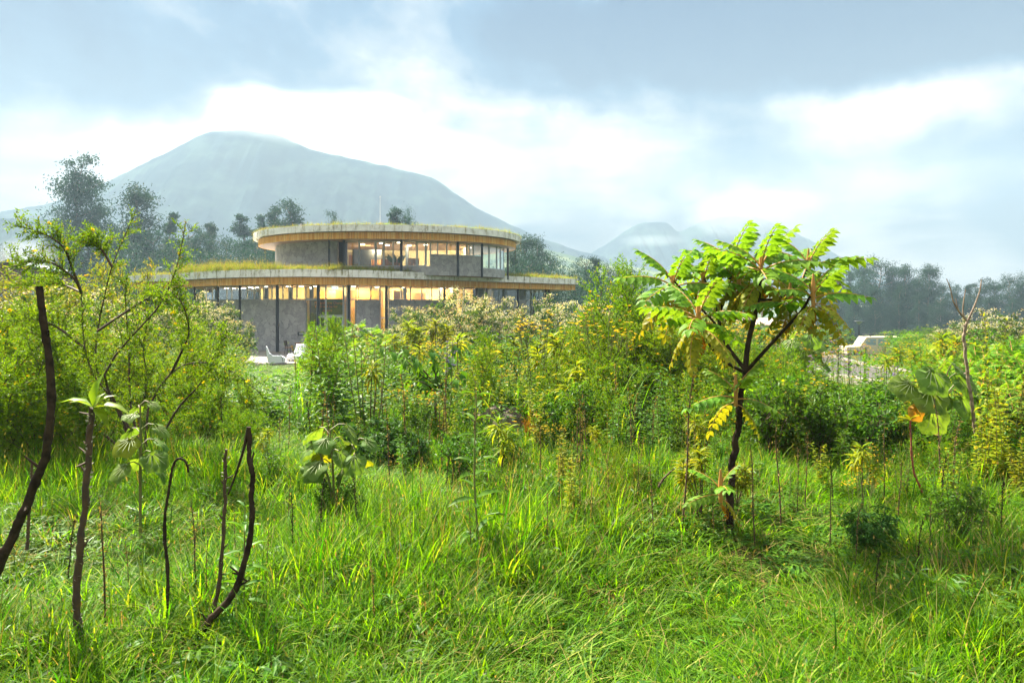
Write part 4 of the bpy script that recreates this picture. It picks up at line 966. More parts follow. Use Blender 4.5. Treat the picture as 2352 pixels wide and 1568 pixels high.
def leaf_at(root, key, pos, az, el, s):
    o = link('leaf', LV[key], root); d = Vector((math.cos(az) * math.cos(el), math.sin(az) * math.cos(el), math.sin(el)))
    q = d.to_track_quat('Y', 'Z') @ Matrix.Rotation(rng.uniform(-.45, .45), 3, 'Y').to_quaternion(); o.rotation_mode = 'QUATERNION'; o.rotation_quaternion = q; o.location = pos; o.scale = (s, s, s); return o


def rosette(root, L, hub, s, n, old, dead, tip=True):
    for k in range(n):
        f = k / max(1, n - 1); az = k * 2.39996 + rng.uniform(-.25, .25); el = 1.15 - 1.05 * f + rng.uniform(-.12, .12)
        leaf_at(root, 'af'[k % 2] if f < .5 else 'b', hub - L - (0, 0, .02 + .05 * f), az, el, s * (.72 + .38 * math.sin(min(1, f * 1.3 + .25) * 1.6)) * rng.uniform(.9, 1.08))
    for k in range(old): leaf_at(root, 'cd'[k % 2], hub - L - (0, 0, .09 + .02 * rng.random()), k * 2.6 + rng.uniform(-.5, .5), rng.uniform(-.5, 0), s * rng.uniform(.75, 1.0))
    for k in range(dead): leaf_at(root, 'e', hub - L - (0, 0, .13), k * 3.0 + rng.uniform(-.6, .6) + 1.0, -.25, s * rng.uniform(.4, .55))
    mb = MB(); h = hub - L; mb.tube(np.array([h - (0, 0, .12), h + (0, 0, .02), h + (0, 0, .10)]), [.013, .016, .005], 6); mb.build('bud', M['petiole'], root)


for x, y, dd, s, n, o_, de in ((1748, 606, .0, .34, 9, 5, 1), (1857, 602, .35, .32, 9, 3, 0), (1868, 664, -.3, .27, 7, 5, 1), (1604, 716, -.45, .29, 9, 6, 1), (1681, 602, .45, .36, 10, 5, 0), (1545, 642, .1, .32, 8, 5, 1), (1615, 633, .25, .28, 7, 4, 0), (1815, 680, -.1, .25, 6, 4, 1), (1697, 640, .2, .26, 5, 5, 0)):
    rosette(tr, L, P(x, y, HD + dd), s, n, o_, de)
rosette(tr, L, P(1690, 893, HD - .05), .27, 6, 2, 0); rosette(tr, L, P(1655, 1112, HD - .2), .22, 5, 1, 1)

# ------------------------------------------------------------------ big round-leaved plants
def fan(n, s, dr=.5, back=.3): return [(k * 2.4 + rng.uniform(-.3, .3), dr * rng.uniform(.5, 1.8), s * rng.uniform(.75, 1.15), back * k / n) for k in range(n)]


g_ = G(322, 4.6); round_plant('round_leaf_plant', g_, [((.0, 0, .95), fan(3, .11, .4, .1)), ((-.02, .05, .78), fan(9, .16, .9, .32))], 'pale round-leaved plant right of the tuft of lime leaves', yellow=(5,))
g_ = G(768, 4.85); round_plant('round_leaf_plant', g_, [((-.03, 0, .72), fan(9, .19, .8, .3)), ((.13, .05, .62), fan(5, .15, 1.0, .25)), ((-.14, .06, .6), fan(3, .16, .9, .2))], 'round-leaved plant with a yellow leaf below its crown, in the grass before the terrace', yellow=(6, 12))
g_ = G(2160, 6.3); L0 = np.array(g_)
r_ = round_plant('round_leaf_plant', g_, [((.05, .05, .95), [])], 'plant with the biggest round leaves and one orange withered leaf, by the bare sapling')
for x, y, s, fw, nr, tn in ((2140, 872, .40, (-.1, -.5, -.6), (.05, -1, .45), .35), (2135, 918, .37, (-.15, -.55, -.65), (-.15, -1, .35), .6), (2140, 960, .37, (-.05, -.4, -1), (-.2, -1, .3), .95), (2195, 885, .34, (.6, -.3, -.6), (.4, -1, .4), .2), (2205, 935, .32, (.3, -.5, -.8), (.15, -.9, .5), .5), (2185, 865, .30, (.7, .2, -.3), (.3, -.5, .8), .7), (2095, 905, .30, (-.9, -.3, -.5), (-.5, -1, .4), .9), (2165, 925, .30, (.2, .5, -.5), (0, -.5, .8), .1), (2220, 905, .30, (.9, .1, -.7), (.5, -.5, .7), .3)):
    e = P(x, y - 28, 6.3) - L0; big_leaf(r_, int(x), e, fw, nr, s * .84, tn, 'round')
    mb = MB(); mb.tube(np.array([(.05, .05, .75), (e * .6 + np.array((.02, .02, .36))), e]), .006, 4, cap=False); mb.build('leaf_stalk', M['stem_green'], r_)
lf = MB(); lf.leaves(RND, P(2106, 925, 6.25) - L0, (-.2, -.3, -1), (-.4, -1, .2), .18, .14, 0, .9, True); o = lf.build('leaf', M['hag_dead'], r_); o['label'] = 'withered orange leaf'
g_ = G(1852, 10.0); round_plant('round_leaf_plant', g_, [((-.05, 0, 1.35), fan(9, .28, .9, .35)), ((.1, .1, 1.15), fan(7, .26, .9, .4))], 'grey-green round-leaved plant under the right-hand tufts of the compound-leaf tree')

# ------------------------------------------------------------------ kinds of shrub and herb, then where each one stands
K = {
    'feather': [feather_bush(s, 1.8, 1.5, 11, 19, flower=f) for s, f in ((21, .10), (22, .05), (23, .22))],
    'wand': [feather_bush(24, 2.2, .8, 7, 22, name='feathery_shrub'), feather_bush(25, 2.0, 1.0, 8, 20, name='feathery_shrub')],
    'fshrub': [leafy_bush(s, 3.0, 3.2, 13, 16, .17, .30, 13, 'flowering_shrub', ('flowershrub', 'bark_brown'), head=.42, heads=.13) for s in (31, 32, 33)],
    'fshrubn': [leafy_bush(34, 2.0, 1.8, 10, 13, .13, .32, 12, 'flowering_shrub', ('flowershrub', 'bark_brown'), head=.6, heads=.09)],
    'hag': [hagenia_bush(41, 1.8, 1.7, 15, .40), hagenia_bush(42, 1.5, 1.9, 18, .36)],
    'hagt': [hagenia_bush(43, 2.4, 1.6, 13, .42, 'umbrella_leaf_tree')],
    'droop': [droop_plant(51, 1.5, 1), droop_plant(52, 1.6, 3, .30), droop_plant(53, 1.3, 5, .26)],
    'bush': [leafy_bush(s, 1.3, 1.3, 10, 14, .085, .45, 12, mats=('mid', 'bark_brown')) for s in (61, 62)],
    'dark': [leafy_bush(63, 1.1, 1.3, 10, 14, .10, .45, 12, 'dark_leafy_bush', ('dark', 'bark_brown')), leafy_bush(64, 1.0, 1.2, 9, 12, .15, .30, 12, 'dark_leafy_bush', ('dark', 'bark_brown'), tpl=OVA)],
    'pale': [leafy_bush(65, 2.2, 2.6, 12, 15, .09, .25, 14, 'pale_feathery_bush', ('yel_leaf', 'bark_brown'), lenk=.5), feather_bush(26, 2.2, 2.4, 12, 14, .06, 2, 'pale_feathery_bush', ('yel_leaf', 'bark_brown'))],
    'yfl': [herb(s, 1.15, 8, .07, 'yellow_flowered_herb', flower='gold', nfl=8, w=.42) for s in (71, 72)],
    'vfl': [herb(73, 1.3, 3, .07, 'violet_flowered_herb', flower='violet', nfl=9, w=.15, spike=True)],
    'herb': [herb(s, .95, 6, .10, w=.3) for s in (74, 75)] + [herb(76, 1.1, 5, .13, mats=('yel_leaf', 'stem_green'), w=.25, ratio=.5)],
    'lance': [herb(77, .9, 4, .16, 'long_leaf_herb', w=.2, ratio=.18, step=.03)],
    'weed': [weed(s, 1.2, bits=b, branch=br) for s, b, br in ((81, 60, 5), (82, 90, 8), (83, 40, 3))],
    'blackweed': [weed(84, 1.0, 'black_withered_stalk', ('bark', 'bark'), 120, 7, .12)],
    'rust': [feather_bush(27, .9, .8, 8, 14, .03, 2, 'rusty_tangle', ('rust', 'rust'))],
}
for l_ in K.values():
    for p_ in l_: real_h(p_)
placed = {}
DESC = {'feather': ('feathery yellow-green shrub', 'shrub'), 'wand': ('tall wispy feathery shrub', 'shrub'), 'fshrub': ('large white-flowered shrub', 'shrub'), 'fshrubn': ('small white-flowered shrub', 'shrub'), 'hag': ('bush of drooping compound leaves', 'bush'), 'hagt': ('umbrella-like compound-leaf sapling', 'sapling'),
        'droop': ('stalk with hanging yellow leaves', 'plant'), 'bush': ('mid-green leafy bush', 'bush'), 'dark': ('dark glossy-leaved bush', 'bush'), 'pale': ('pale fluffy yellow-green bush', 'bush'), 'yfl': ('herb with small yellow flowers', 'herb'), 'vfl': ('herb with violet flower spikes', 'herb'), 'herb': ('upright leafy green herb', 'herb'),
        'lance': ('long-leaved upright herb', 'herb'), 'weed': ('thin dry weed stalk', 'weed'), 'blackweed': ('blackened withered stalk', 'weed'), 'rust': ('tangle of rusty orange twigs', 'plant')}
GRP = {'feather': 'feathery shrubs', 'wand': 'feathery shrubs', 'fshrub': 'white-flowered shrubs', 'fshrubn': 'white-flowered shrubs', 'hag': 'compound-leaf bushes', 'hagt': 'compound-leaf bushes', 'droop': 'plants with hanging yellowish leaves', 'bush': 'leafy bushes', 'dark': 'dark bushes', 'pale': 'pale fluffy bushes', 'yfl': 'yellow-flowered herbs', 'vfl': 'violet-flowered herbs', 'herb': 'leafy herbs', 'lance': 'leafy herbs', 'weed': 'dry weed stalks', 'blackweed': 'dry weed stalks', 'rust': 'rusty tangles'}


def place(kind, x, ytop, D, wide=1.0, v=None, rz=None, desc=None, label=None):
    lst = K[kind]; v = int(rng.integers(len(lst))) if v is None else v % len(lst); p = lst[v]
    X, Y, z = G(x, D); s = max(.15, (CAMZ + (HY - ytop) / F * D - z) / p['h']); rz = rng.uniform(0, 6.28) if rz is None else rz; sc = (s * wide, s * wide, s)
    if (kind, v) in placed: o = dup(p, (X, Y, z), rz, sc)
    else: o = p; o.location = (X, Y, z); o.rotation_euler = (0, 0, rz); o.scale = sc; placed[(kind, v)] = 1
    hm = s * p['h']; sz_ = '' if kind in ('fshrub', 'fshrubn', 'wand') else 'tall ' if hm > 1.15 else 'short ' if hm < .55 else ''
    if label: tag(o, label, DESC[kind][1], GRP[kind])
    else: AUTO.append((o, desc or sz_ + DESC[kind][0], DESC[kind][1], GRP[kind], x, ytop + 20))
    return o


# left: the big feathery shrub with its tall arching wands
HB = [[(318, 1075), (300, 990), (250, 905), (215, 862), (195, 800), (189, 735), (187, 672)], [(187, 672), (150, 656), (100, 650), (56, 655)], [(187, 672), (168, 638), (118, 603), (70, 600), (24, 598)], [(187, 672), (160, 600), (144, 566), (109, 541), (75, 528), (43, 519)],
      [(325, 1075), (268, 940), (222, 850), (224, 760), (240, 680), (257, 612), (285, 545), (311, 487)], [(257, 612), (238, 580), (222, 560), (205, 552)], [(330, 1078), (270, 935), (240, 860), (300, 775), (360, 710), (397, 639), (416, 570), (427, 508)],
      [(335, 1078), (318, 980), (337, 880), (328, 790), (345, 730)], [(335, 1075), (340, 940), (394, 855), (450, 832), (506, 841), (562, 872), (600, 905)], [(394, 855), (418, 805), (434, 760), (420, 700), (395, 672)], [(330, 1075), (200, 960), (141, 880), (135, 830), (109, 780), (60, 760)],
      [(334, 1075), (300, 930), (296, 800), (288, 700), (290, 640)], [(340, 1075), (400, 950), (460, 880), (500, 800), (520, 770)], [(195, 800), (120, 745), (60, 735), (0, 740)], [(224, 760), (330, 690), (360, 680), (420, 700)]]
hd0 = 6.7; root0 = np.array(G(325, hd0))
bl = [curve([P(x, y, hd0 + .5 * math.sin(i * 1.9) * min(1, k / 2.5)) - root0 for k, (x, y) in enumerate(b_)], 16) for i, b_ in enumerate(HB)]
o = feather_bush(28, 2.5, 2.4, ns=34, bl=bl, leaf=.036, sub=3, flower=.06, ln=.30); o.location = root0
tag(o, 'tallest feathery yellow-green shrub, with arching wands that reach above the flat roof edge at left', 'shrub', 'feathery shrubs')
for k, x, y, D, w in (('feather', 45, 748, 7.6, 1.2), ('feather', 150, 765, 8.0, 1.2), ('feather', 270, 752, 8.6, 1.1), ('feather', 400, 758, 8.4, 1.1), ('feather', 480, 800, 8.8, .9), ('feather', 555, 875, 8.6, .9), ('feather', -30, 780, 6.6, 1.2), ('feather', 210, 840, 7.0, 1.3), ('feather', 90, 860, 6.6, 1.3), ('feather', 440, 880, 7.6, 1.2), ('feather', 20, 700, 11, 1.2), ('wand', 440, 745, 12, 1.2),
                      ('pale', 35, 628, 27, 1.4), ('pale', 110, 640, 26, 1.4), ('pale', 180, 665, 25, 1.2), ('pale', 290, 600, 30, .5), ('pale', -40, 640, 24, 1.4), ('fshrubn', 128, 690, 14, 1.2), ('fshrub', 330, 705, 24, .8), ('fshrub', 250, 690, 22, 1.0), ('fshrub', 415, 690, 34, .8),
                      ('fshrub', 490, 692, 38, .9), ('fshrub', 455, 720, 32, .9), ('fshrub', 556, 742, 36, .55), ('dark', 530, 770, 40, 1.3), ('bush', 500, 800, 24, 1.6), ('yfl', 545, 820, 22, 1.2), ('yfl', 470, 830, 18, 1.4), ): place(k, x, y, D, w)
# middle: shrubs before the facade, saplings and herbs in the meadow
for k, x, y, D, w in (('fshrub', 960, 712, 33, .8), ('fshrub', 1030, 686, 33, .9), ('fshrub', 1085, 704, 30, .9), ('fshrub', 1135, 692, 34, .8), ('fshrub', 1172, 722, 29, .9), ('fshrub', 1215, 735, 30, .9), ('fshrub', 1262, 698, 34, .9), ('fshrub', 1312, 702, 35, 1.0), ('fshrub', 1350, 712, 30, .9), ('fshrub', 920, 738, 30, .7), ('fshrubn', 1010, 772, 24, 1.2), ('fshrubn', 1100, 772, 23, 1.3), ('fshrubn', 1240, 775, 23, 1.2),
                      ('dark', 1160, 770, 22, 1.6), ('dark', 1225, 780, 21, 1.7), ('dark', 1290, 765, 22, 1.6), ('bush', 1060, 790, 20, 1.6), ('bush', 1330, 755, 24, 1.7), ('bush', 930, 790, 22, 1.6), ('bush', 985, 800, 19, 1.5),
                      ('hagt', 836, 744, 22, 1.4), ('hagt', 730, 755, 25, .8), ('hag', 770, 782, 15, 1.3), ('hag', 850, 790, 15, 1.1), ('hag', 800, 815, 12.5, 1.1), ('hag', 735, 800, 17, 1.0), ('dark', 805, 870, 11.5, 1.2), ('dark', 780, 900, 10.5, 1.2),
                      ('droop', 938, 738, 20, .9), ('droop', 1000, 735, 21, .9), ('droop', 1180, 782, 14, 1.0), ('droop', 1130, 786, 15, .9), ('droop', 905, 770, 17, 1.1), ('droop', 770, 800, 13, 1.2),
                      ('yfl', 860, 800, 15, 1.2), ('yfl', 1090, 850, 12, 1.3), ('yfl', 1160, 850, 11, 1.2), ('yfl', 1020, 820, 14, 1.3), ('vfl', 948, 820, 13, 1.2), ('vfl', 1240, 800, 14, 1.2), ('herb', 870, 850, 11, 1.2), ('herb', 920, 880, 10, 1.2), ('herb', 1120, 870, 9.5, 1.2), ('herb', 1060, 880, 9, 1.1), ('lance', 640, 890, 9.5, 1.2), ('lance', 610, 885, 10, 1.1), ('lance', 560, 905, 9, 1.2), ('bush', 1160, 880, 9.5, 1.1), ('bush', 1080, 930, 8.6, 1.1), ('herb', 1150, 930, 8.0, 1.1),
                      ('bush', 1200, 900, 8.8, 1.1), ('lance', 715, 870, 14, 1.2), ('herb', 720, 890, 11, 1.1), ('dark', 870, 965, 6.9, 1.1), ('dark', 920, 990, 6.7, 1.0), ('herb', 830, 960, 7.4, 1.2), ('herb', 1110, 985, 6.8, 1.1), ('herb', 1180, 980, 6.8, 1.0), ('rust', 1222, 950, 7.4, .4)): place(k, x, y, D, w)
for k, x, y, D, w in (('hag', 790, 800, 13, 1.2), ('hag', 745, 830, 12, 1.1), ('herb', 1010, 830, 10.5, 1.2), ('herb', 940, 850, 10.5, 1.1), ('bush', 900, 830, 12, 1.3), ('herb', 1080, 830, 10, 1.2), ('bush', 1040, 840, 12, 1.3), ('herb', 1200, 850, 10, 1.1), ('yfl', 1130, 810, 13, 1.2), ('yfl', 970, 800, 15, 1.3), ('lance', 1140, 850, 9, 1.1), ('droop', 1060, 770, 16, 1.0), ('droop', 860, 775, 16, 1.0), ('bush', 1190, 830, 12, 1.3), ('bush', 1100, 800, 15, 1.4), ('feather', 1180, 880, 9.6, .9), ('herb', 760, 930, 8, 1.0), ('bush', 620, 920, 9.4, 1.0), ('herb', 690, 930, 8.2, 1.1), ('herb', 1040, 950, 7.4, 1.0), ('bush', 960, 930, 8, 1.0)): place(k, x, y, D, w)
# the feathery thicket left of and behind the compound-leaf tree
for k, x, y, D, w in (('wand', 1415, 612, 10.2, .9), ('wand', 1450, 660, 10.5, 1.0), ('feather', 1385, 730, 9.6, 1.0), ('feather', 1335, 790, 9.4, 1.1), ('feather', 1285, 830, 9.2, 1.1), ('feather', 1470, 740, 9.4, 1.1), ('feather', 1530, 750, 9.8, 1.1), ('feather', 1590, 775, 9.6, 1.0), ('feather', 1640, 800, 9.2, 1.1), ('feather', 1760, 790, 9.2, 1.1), ('feather', 1700, 815, 9.6, 1.0), ('feather', 1430, 820, 8.6, 1.1), ('feather', 1560, 850, 8.6, 1.1), ('feather', 1810, 830, 8.8, 1.0),
                      ('feather', 1250, 790, 14, 1.1), ('feather', 1350, 760, 15, 1.2), ('feather', 1500, 745, 16, 1.2), ('feather', 1620, 745, 17, 1.2), ('fshrubn', 1690, 712, 26, 1.2), ('fshrub', 1480, 700, 30, .9), ('fshrub', 1560, 715, 28, .9), ('fshrub', 1640, 700, 30, .8), ('bush', 1730, 745, 24, 1.6), ('bush', 1795, 755, 24, 1.7), ('fshrubn', 1420, 700, 26, 1.2),
                      ('yfl', 1600, 770, 13, 1.2), ('yfl', 1690, 755, 14, 1.3), ('yfl', 1730, 770, 13, 1.3), ('yfl', 1650, 750, 16, 1.3), ('yfl', 1380, 850, 9, 1.1), ('yfl', 1490, 820, 10, 1.1), ('dark', 1700, 900, 8.2, 1.3), ('bush', 1750, 910, 8.0, 1.2), ('dark', 1480, 940, 7.8, 1.2), ('herb', 1390, 950, 7.8, 1.2)): place(k, x, y, D, w)
# right
for k, x, y, D, w in (('yfl', 1790, 760, 14, 1.3), ('yfl', 1850, 775, 13, 1.3), ('yfl', 1905, 795, 14, .8), ('yfl', 1950, 805, 13, .8), ('yfl', 1990, 800, 13, .7), ('yfl', 1870, 825, 11, .8), ('yfl', 2030, 800, 12, .8), ('yfl', 1830, 820, 10, 1.2), ('vfl', 1925, 765, 11, 1.0), ('vfl', 1955, 800, 10, 1.0), ('vfl', 1880, 815, 9.5, 1.0), ('vfl', 2065, 840, 9, 1.0), ('vfl', 1985, 790, 12, 1.0),
                      ('bush', 1880, 752, 60, 2.6), ('bush', 1850, 760, 52, 2.0), ('bush', 1925, 768, 62, 2.0), ('bush', 2080, 770, 48, 2.2), ('bush', 2110, 755, 50, 2.0), ('pale', 1890, 748, 75, 1.2), ('hagt', 2090, 765, 44, 1.3), ('hagt', 2030, 762, 66, 1.2), ('fshrub', 2150, 760, 42, .8), ('bush', 1800, 770, 40, 2.0), ('bush', 1700, 758, 44, 2.2),
                      ('droop', 2165, 765, 11, 1.1), ('droop', 2060, 795, 12, 1.1), ('droop', 2100, 800, 12, 1.1), ('droop', 2195, 775, 12, 1.0), ('droop', 2130, 810, 10.5, 1.1), ('droop', 2035, 810, 11, 1.0), ('fshrub', 2280, 728, 25, 1.1), ('fshrub', 2345, 722, 24, 1.1), ('fshrub', 2220, 738, 27, .9), ('bush', 2340, 770, 15, 1.6), ('pale', 2320, 752, 30, 1.0),
                      ('hag', 2255, 808, 8.6, 1.15), ('hag', 2330, 792, 8.4, 1.1), ('hag', 2380, 800, 8.0, 1.1), ('hag', 2300, 830, 7.8, 1.0), ('hag', 2235, 850, 8.2, .9), ('hag', 2350, 880, 7.2, 1.0), ('hag', 2190, 815, 10, 1.0),
                      ('bush', 1850, 880, 8.4, 1.2), ('dark', 1910, 900, 8.0, 1.2), ('herb', 1970, 890, 8.2, 1.2), ('dark', 2030, 905, 7.8, 1.2), ('bush', 2085, 920, 7.8, 1.1), ('dark', 1880, 940, 7.4, 1.1), ('dark', 2000, 950, 7.2, 1.1), ('dark', 2140, 960, 7.4, 1.1), ('herb', 1805, 920, 7.9, 1.1), ('bush', 1940, 885, 9.4, 1.0), ('bush', 2030, 880, 9.6, .9), ('bush', 1875, 880, 9.6, 1.0),
                      ('lance', 1870, 830, 8.0, .8), ('lance', 1905, 880, 7.4, .9), ('lance', 1950, 900, 7.2, .9), ('herb', 2000, 1000, 6.2, 1.1), ('herb', 1630, 985, 6.4, 1.2), ('herb', 2270, 735, 5.9, .35), ('herb', 2300, 900, 5.6, .9), ('herb', 2340, 880, 5.8, .9), ('herb', 2250, 960, 5.6, .9), ('bush', 2320, 980, 5.8, .8), ('herb', 2345, 1010, 5.2, .8), ('bush', 2200, 980, 7, 1.0), ('lance', 1770, 880, 8.2, .9)): place(k, x, y, D, w, v=2 if k == 'herb' and x > 2230 else None)
# dry stalks
for k, x, y, D, w in (('weed', 707, 720, 9.0, .8), ('weed', 728, 745, 9.2, .8), ('weed', 690, 790, 9.4, .8), ('weed', 240, 1130, 3.25, .9), ('weed', 455, 1130, 3.6, .8), ('weed', 440, 1180, 3.7, .8), ('blackweed', 1016, 1030, 5.6, .9), ('blackweed', 1032, 1060, 5.4, .8), ('weed', 862, 1285, 3.15, .7), ('weed', 1562, 855, 4.6, .7), ('weed', 1330, 1020, 4.8, .8), ('weed', 1283, 1050, 4.9, .8), ('weed', 1085, 1130, 4.0, .7), ('weed', 1180, 1200, 3.7, .8), ('blackweed', 725, 1085, 4.3, .6), ('blackweed', 682, 1120, 4.1, .6), ('weed', 1240, 960, 6, .8),
                      ('weed', 1795, 950, 4.7, .8), ('weed', 1735, 1000, 4.4, .8), ('weed', 2168, 900, 5.6, .9), ('weed', 2180, 960, 5.4, .9), ('weed', 1420, 830, 7.6, .7), ('weed', 1450, 900, 7.2, .7), ('weed', 980, 960, 6.6, .7), ('weed', 1905, 1080, 4.4, .9), ('weed', 2060, 1040, 4.6, .8), ('weed', 2250, 1180, 4.0, .9), ('weed', 1360, 1090, 4.6, .8), ('weed', 540, 1160, 3.9, .8), ('weed', 1690, 820, 8.2, .8), ('weed', 600, 960, 7.6, .8), ('weed', 2130, 1150, 4.1, .8), ('blackweed', 2000, 1250, 3.5, .7), ('weed', 770, 1130, 4.4, .8), ('weed', 1880, 900, 7.6, .9), ('weed', 1030, 900, 7.6, .8)): place(k, x, y, D, w)
for x, y, D in ((300, 1230, 3.6), (150, 1180, 3.9), (610, 1200, 3.7), (660, 1080, 4.6), (820, 1090, 4.4), (905, 1140, 4.0), (960, 1050, 5.0), (1060, 1020, 5.2), (1155, 1060, 4.8), (1210, 1090, 4.5), (1255, 1120, 4.2), (1405, 1040, 5.0), (1465, 1000, 5.4), (1600, 960, 6.0), (1640, 1090, 4.5), (1830, 1010, 5.0), (1960, 1150, 4.0), (2030, 960, 5.4), (2095, 1180, 3.9), (2300, 1090, 4.4), (470, 1230, 3.4), (520, 900, 7.2), (640, 940, 7.0), (880, 880, 8.6), (1120, 900, 8.0), (1375, 900, 7.6), (1540, 890, 8.0)): place('weed' if rng.random() < .75 else 'blackweed', x, y, D, .75)
rw = np.random.default_rng(99)
for k in range(95):
    x = rw.uniform(560, 2330); D = rw.uniform(4.3, 7.6); yb = HY + F * 1.6 / D; kd = rw.choice(['herb', 'lance', 'weed', 'bush', 'blackweed', 'yfl', 'dark', 'feather', 'droop'], p=[.22, .14, .27, .10, .07, .08, .01, .07, .04]); h_ = {'weed': .85, 'blackweed': .6, 'herb': .5, 'lance': .5, 'yfl': .6, 'bush': .4, 'dark': .35, 'feather': .5, 'droop': .6}[kd] * rw.uniform(.6, 1.15)
    place(kd, x, yb - F * h_ / D, D, {'weed': .7, 'blackweed': .7}.get(kd, 1.0))
for k in range(70):
    x = rw.uniform(725, 2250); D = rw.uniform(7.6, 15)
    if 1830 < x < 2070 and D > 8.5: x -= 420
    yb = HY + F * (1.6 + .0613 * (D - 8)) / D; kd = rw.choice(['herb', 'lance', 'weed', 'yfl', 'droop', 'wand', 'vfl'], p=[.2, .14, .28, .14, .12, .08, .04]); place(kd, x, yb - F * rw.uniform(.8, 1.5) / D, D, {'weed': .75, 'wand': .8}.get(kd, 1.0))
for k in range(34):
    x = rw.uniform(1230, 2180); D = rw.uniform(6.4, 7.6); yb = HY + F * 1.6 / D; kd = rw.choice(['herb', 'lance', 'yfl', 'feather', 'bush'], p=[.34, .22, .16, .16, .12]); place(kd, x, yb - F * rw.uniform(.4, .85) / D, D, 1.0)
g_ = herb(78, .85, 1, .15, 'tall_leafy_stalk', w=.03, ratio=.26, step=.06); g_.location = G(1108, 4.1); g_.scale = (1.4, 1.4, 1.4); tag(g_, 'tall single green stalk with sparse narrow leaves, standing alone in the middle foreground grass', 'herb')
g_ = herb(79, .6, 1, .17, 'tall_leafy_stalk', w=.03, ratio=.24, step=.035); g_.location = G(560, 3.35); tag(g_, 'fresh green long-leaved stalk in the grass at the foot of the hooked dead stem', 'herb')

# the sapling with separate oval leaves in the centre of the meadow
g_ = G(998, 8.2); L0 = np.array(g_); sap = thing('broadleaf_sapling', g_, 'slender sapling with hanging oval dark green leaves before the middle of the facade', 'sapling')
mb = MB(); base = poly([(1005, 1010), (1000, 930), (1000, 880)], 8.2, 8) - L0; mb.tube(base, np.linspace(.02, .014, len(base)), 6); mb.build('trunk', M['bark_brown'], sap)
OVm = []
for tn in (.15, .5, .85):
    m_ = MB(); tv = OVA[0].copy(); tv[:, 2] -= .22 * tv[:, 1] ** 2; m_.leaves((tv, OVA[1]), (0, 0, 0), (0, 1, 0), (0, 0, 1), 1, .48, 0, tn, True); OVm.append(m_.mesh('leaf', M['mid']))
for pts, dd in (([(1000, 885), (960, 855), (925, 820), (880, 795)], .2), ([(1000, 900), (1030, 860), (1040, 820), (1048, 790)], -.2), ([(1000, 885), (1000, 840), (990, 800)], .1), ([(1000, 900), (975, 880), (940, 870)], -.25), ([(1000, 900), (1025, 890), (1060, 850)], .3), ([(990, 870), (955, 830), (930, 800)], -.1)):
    c = poly(pts, 8.2, 14, dd) - L0; branch(sap, 0, c, .011, .004, 'bark_brown')
    for q in np.linspace(2, len(c) - 1.01, 13):
        k = int(q); p = c[k] + (c[k + 1] - c[k]) * (q - k); d = Vector((rng.normal(0, 1), rng.normal(0, 1), -.75)).normalized()
        o = link('leaf', OVm[int(rng.integers(3))], sap); o.rotation_mode = 'QUATERNION'; o.rotation_quaternion = d.to_track_quat('Y', 'Z'); o.location = p; s = rng.uniform(.12, .21); o.scale = (s, s, s)

# ------------------------------------------------------------------ furniture, vehicle, lamps, far houses
M['white'] = pmat('white_plastic_cover', (.78, .80, .84), .35)
M['wood_dark'] = pmat('dark_stained_wood', (.045, .025, .018), .5)
M['tabletop'] = pmat('brown_table_top', (.32, .14, .05), .45, (.24, .10, .035), 3)


def extrude_profile(mb, prof_, w, th):
    """a bent sheet: side profile (y,z) of thickness th, width w along x"""
    p = np.asarray(prof_, float); k = len(p); d = np.gradient(p, axis=0); d /= np.linalg.norm(d, axis=1)[:, None]; n = np.stack([-d[:, 1], d[:, 0]], 1); q = p - n * th; V = []
    for x in (-w / 2, w / 2):
        for a in (p, q): V += [(x, y, z) for y, z in a]
    f = []
    for i in range(k - 1): f += [(i, i + 1, 2 * k + i + 1, 2 * k + i), (k + i + 1, k + i, 3 * k + i, 3 * k + i + 1), (i + 1, i, k + i, k + i + 1), (2 * k + i, 2 * k + i + 1, 3 * k + i + 1, 3 * k + i)]
    f += [(0, 2 * k, 3 * k, k), (k - 1, 2 * k - 1, 4 * k - 1, 3 * k - 1)]; mb.add(V, f, 0, .5, True)


def lounge(x, D, rz, label):
    X = (x - HX) / F * D; s_ = thing('lounge_chair', (X, D, zt), label, 'lounge chair', 'white lounge chairs on the terrace', rz)
    mb = MB(); extrude_profile(mb, curve([(-.52, .95), (-.46, .98), (-.34, .66), (-.22, .40), (.0, .33), (.35, .36), (.52, .33), (.58, .22), (.55, .06)], 26), .78, .05); mb.build('shell', M['white'], s_)
    for sx in (-.39, .39):
        mb = MB(); v = [(-.50, .90), (-.30, .58), (-.16, .46), (.30, .44), (.50, .34), (.54, .04), (-.30, .02), (-.40, .10)]; k = len(v); V = [(sx - .025, y, z) for y, z in v] + [(sx + .025, y, z) for y, z in v]
        mb.add(V, [list(range(k))[::-1]]); mb.add(V, [list(range(k, 2 * k))]); mb.add(V, [(i, (i + 1) % k, k + (i + 1) % k, k + i) for i in range(k)]); mb.build('side', M['white'], s_)
        mb = MB(); mb.tube([(sx * 1.08, -.30, .56), (sx * 1.08, -.14, .50), (sx * 1.08, .28, .49), (sx * 1.08, .40, .38), (sx * 1.08, .44, .1)], .014, 6); mb.build('arm_tube', M['steel'], s_)
    for sx in (-.3, .3):
        for sy in (-.3, .45): mb = MB(); mb.box((sx, sy, .03), (.05, .05, .06)); mb.build('foot', M['steel'], s_)


lounge(632, 40.4, R(-72), 'white lounge chair seen from the side, nearer the meadow edge of the terrace'); lounge(684, 42.2, R(165), 'white lounge chair turned towards the meadow, beside the dry stalks')


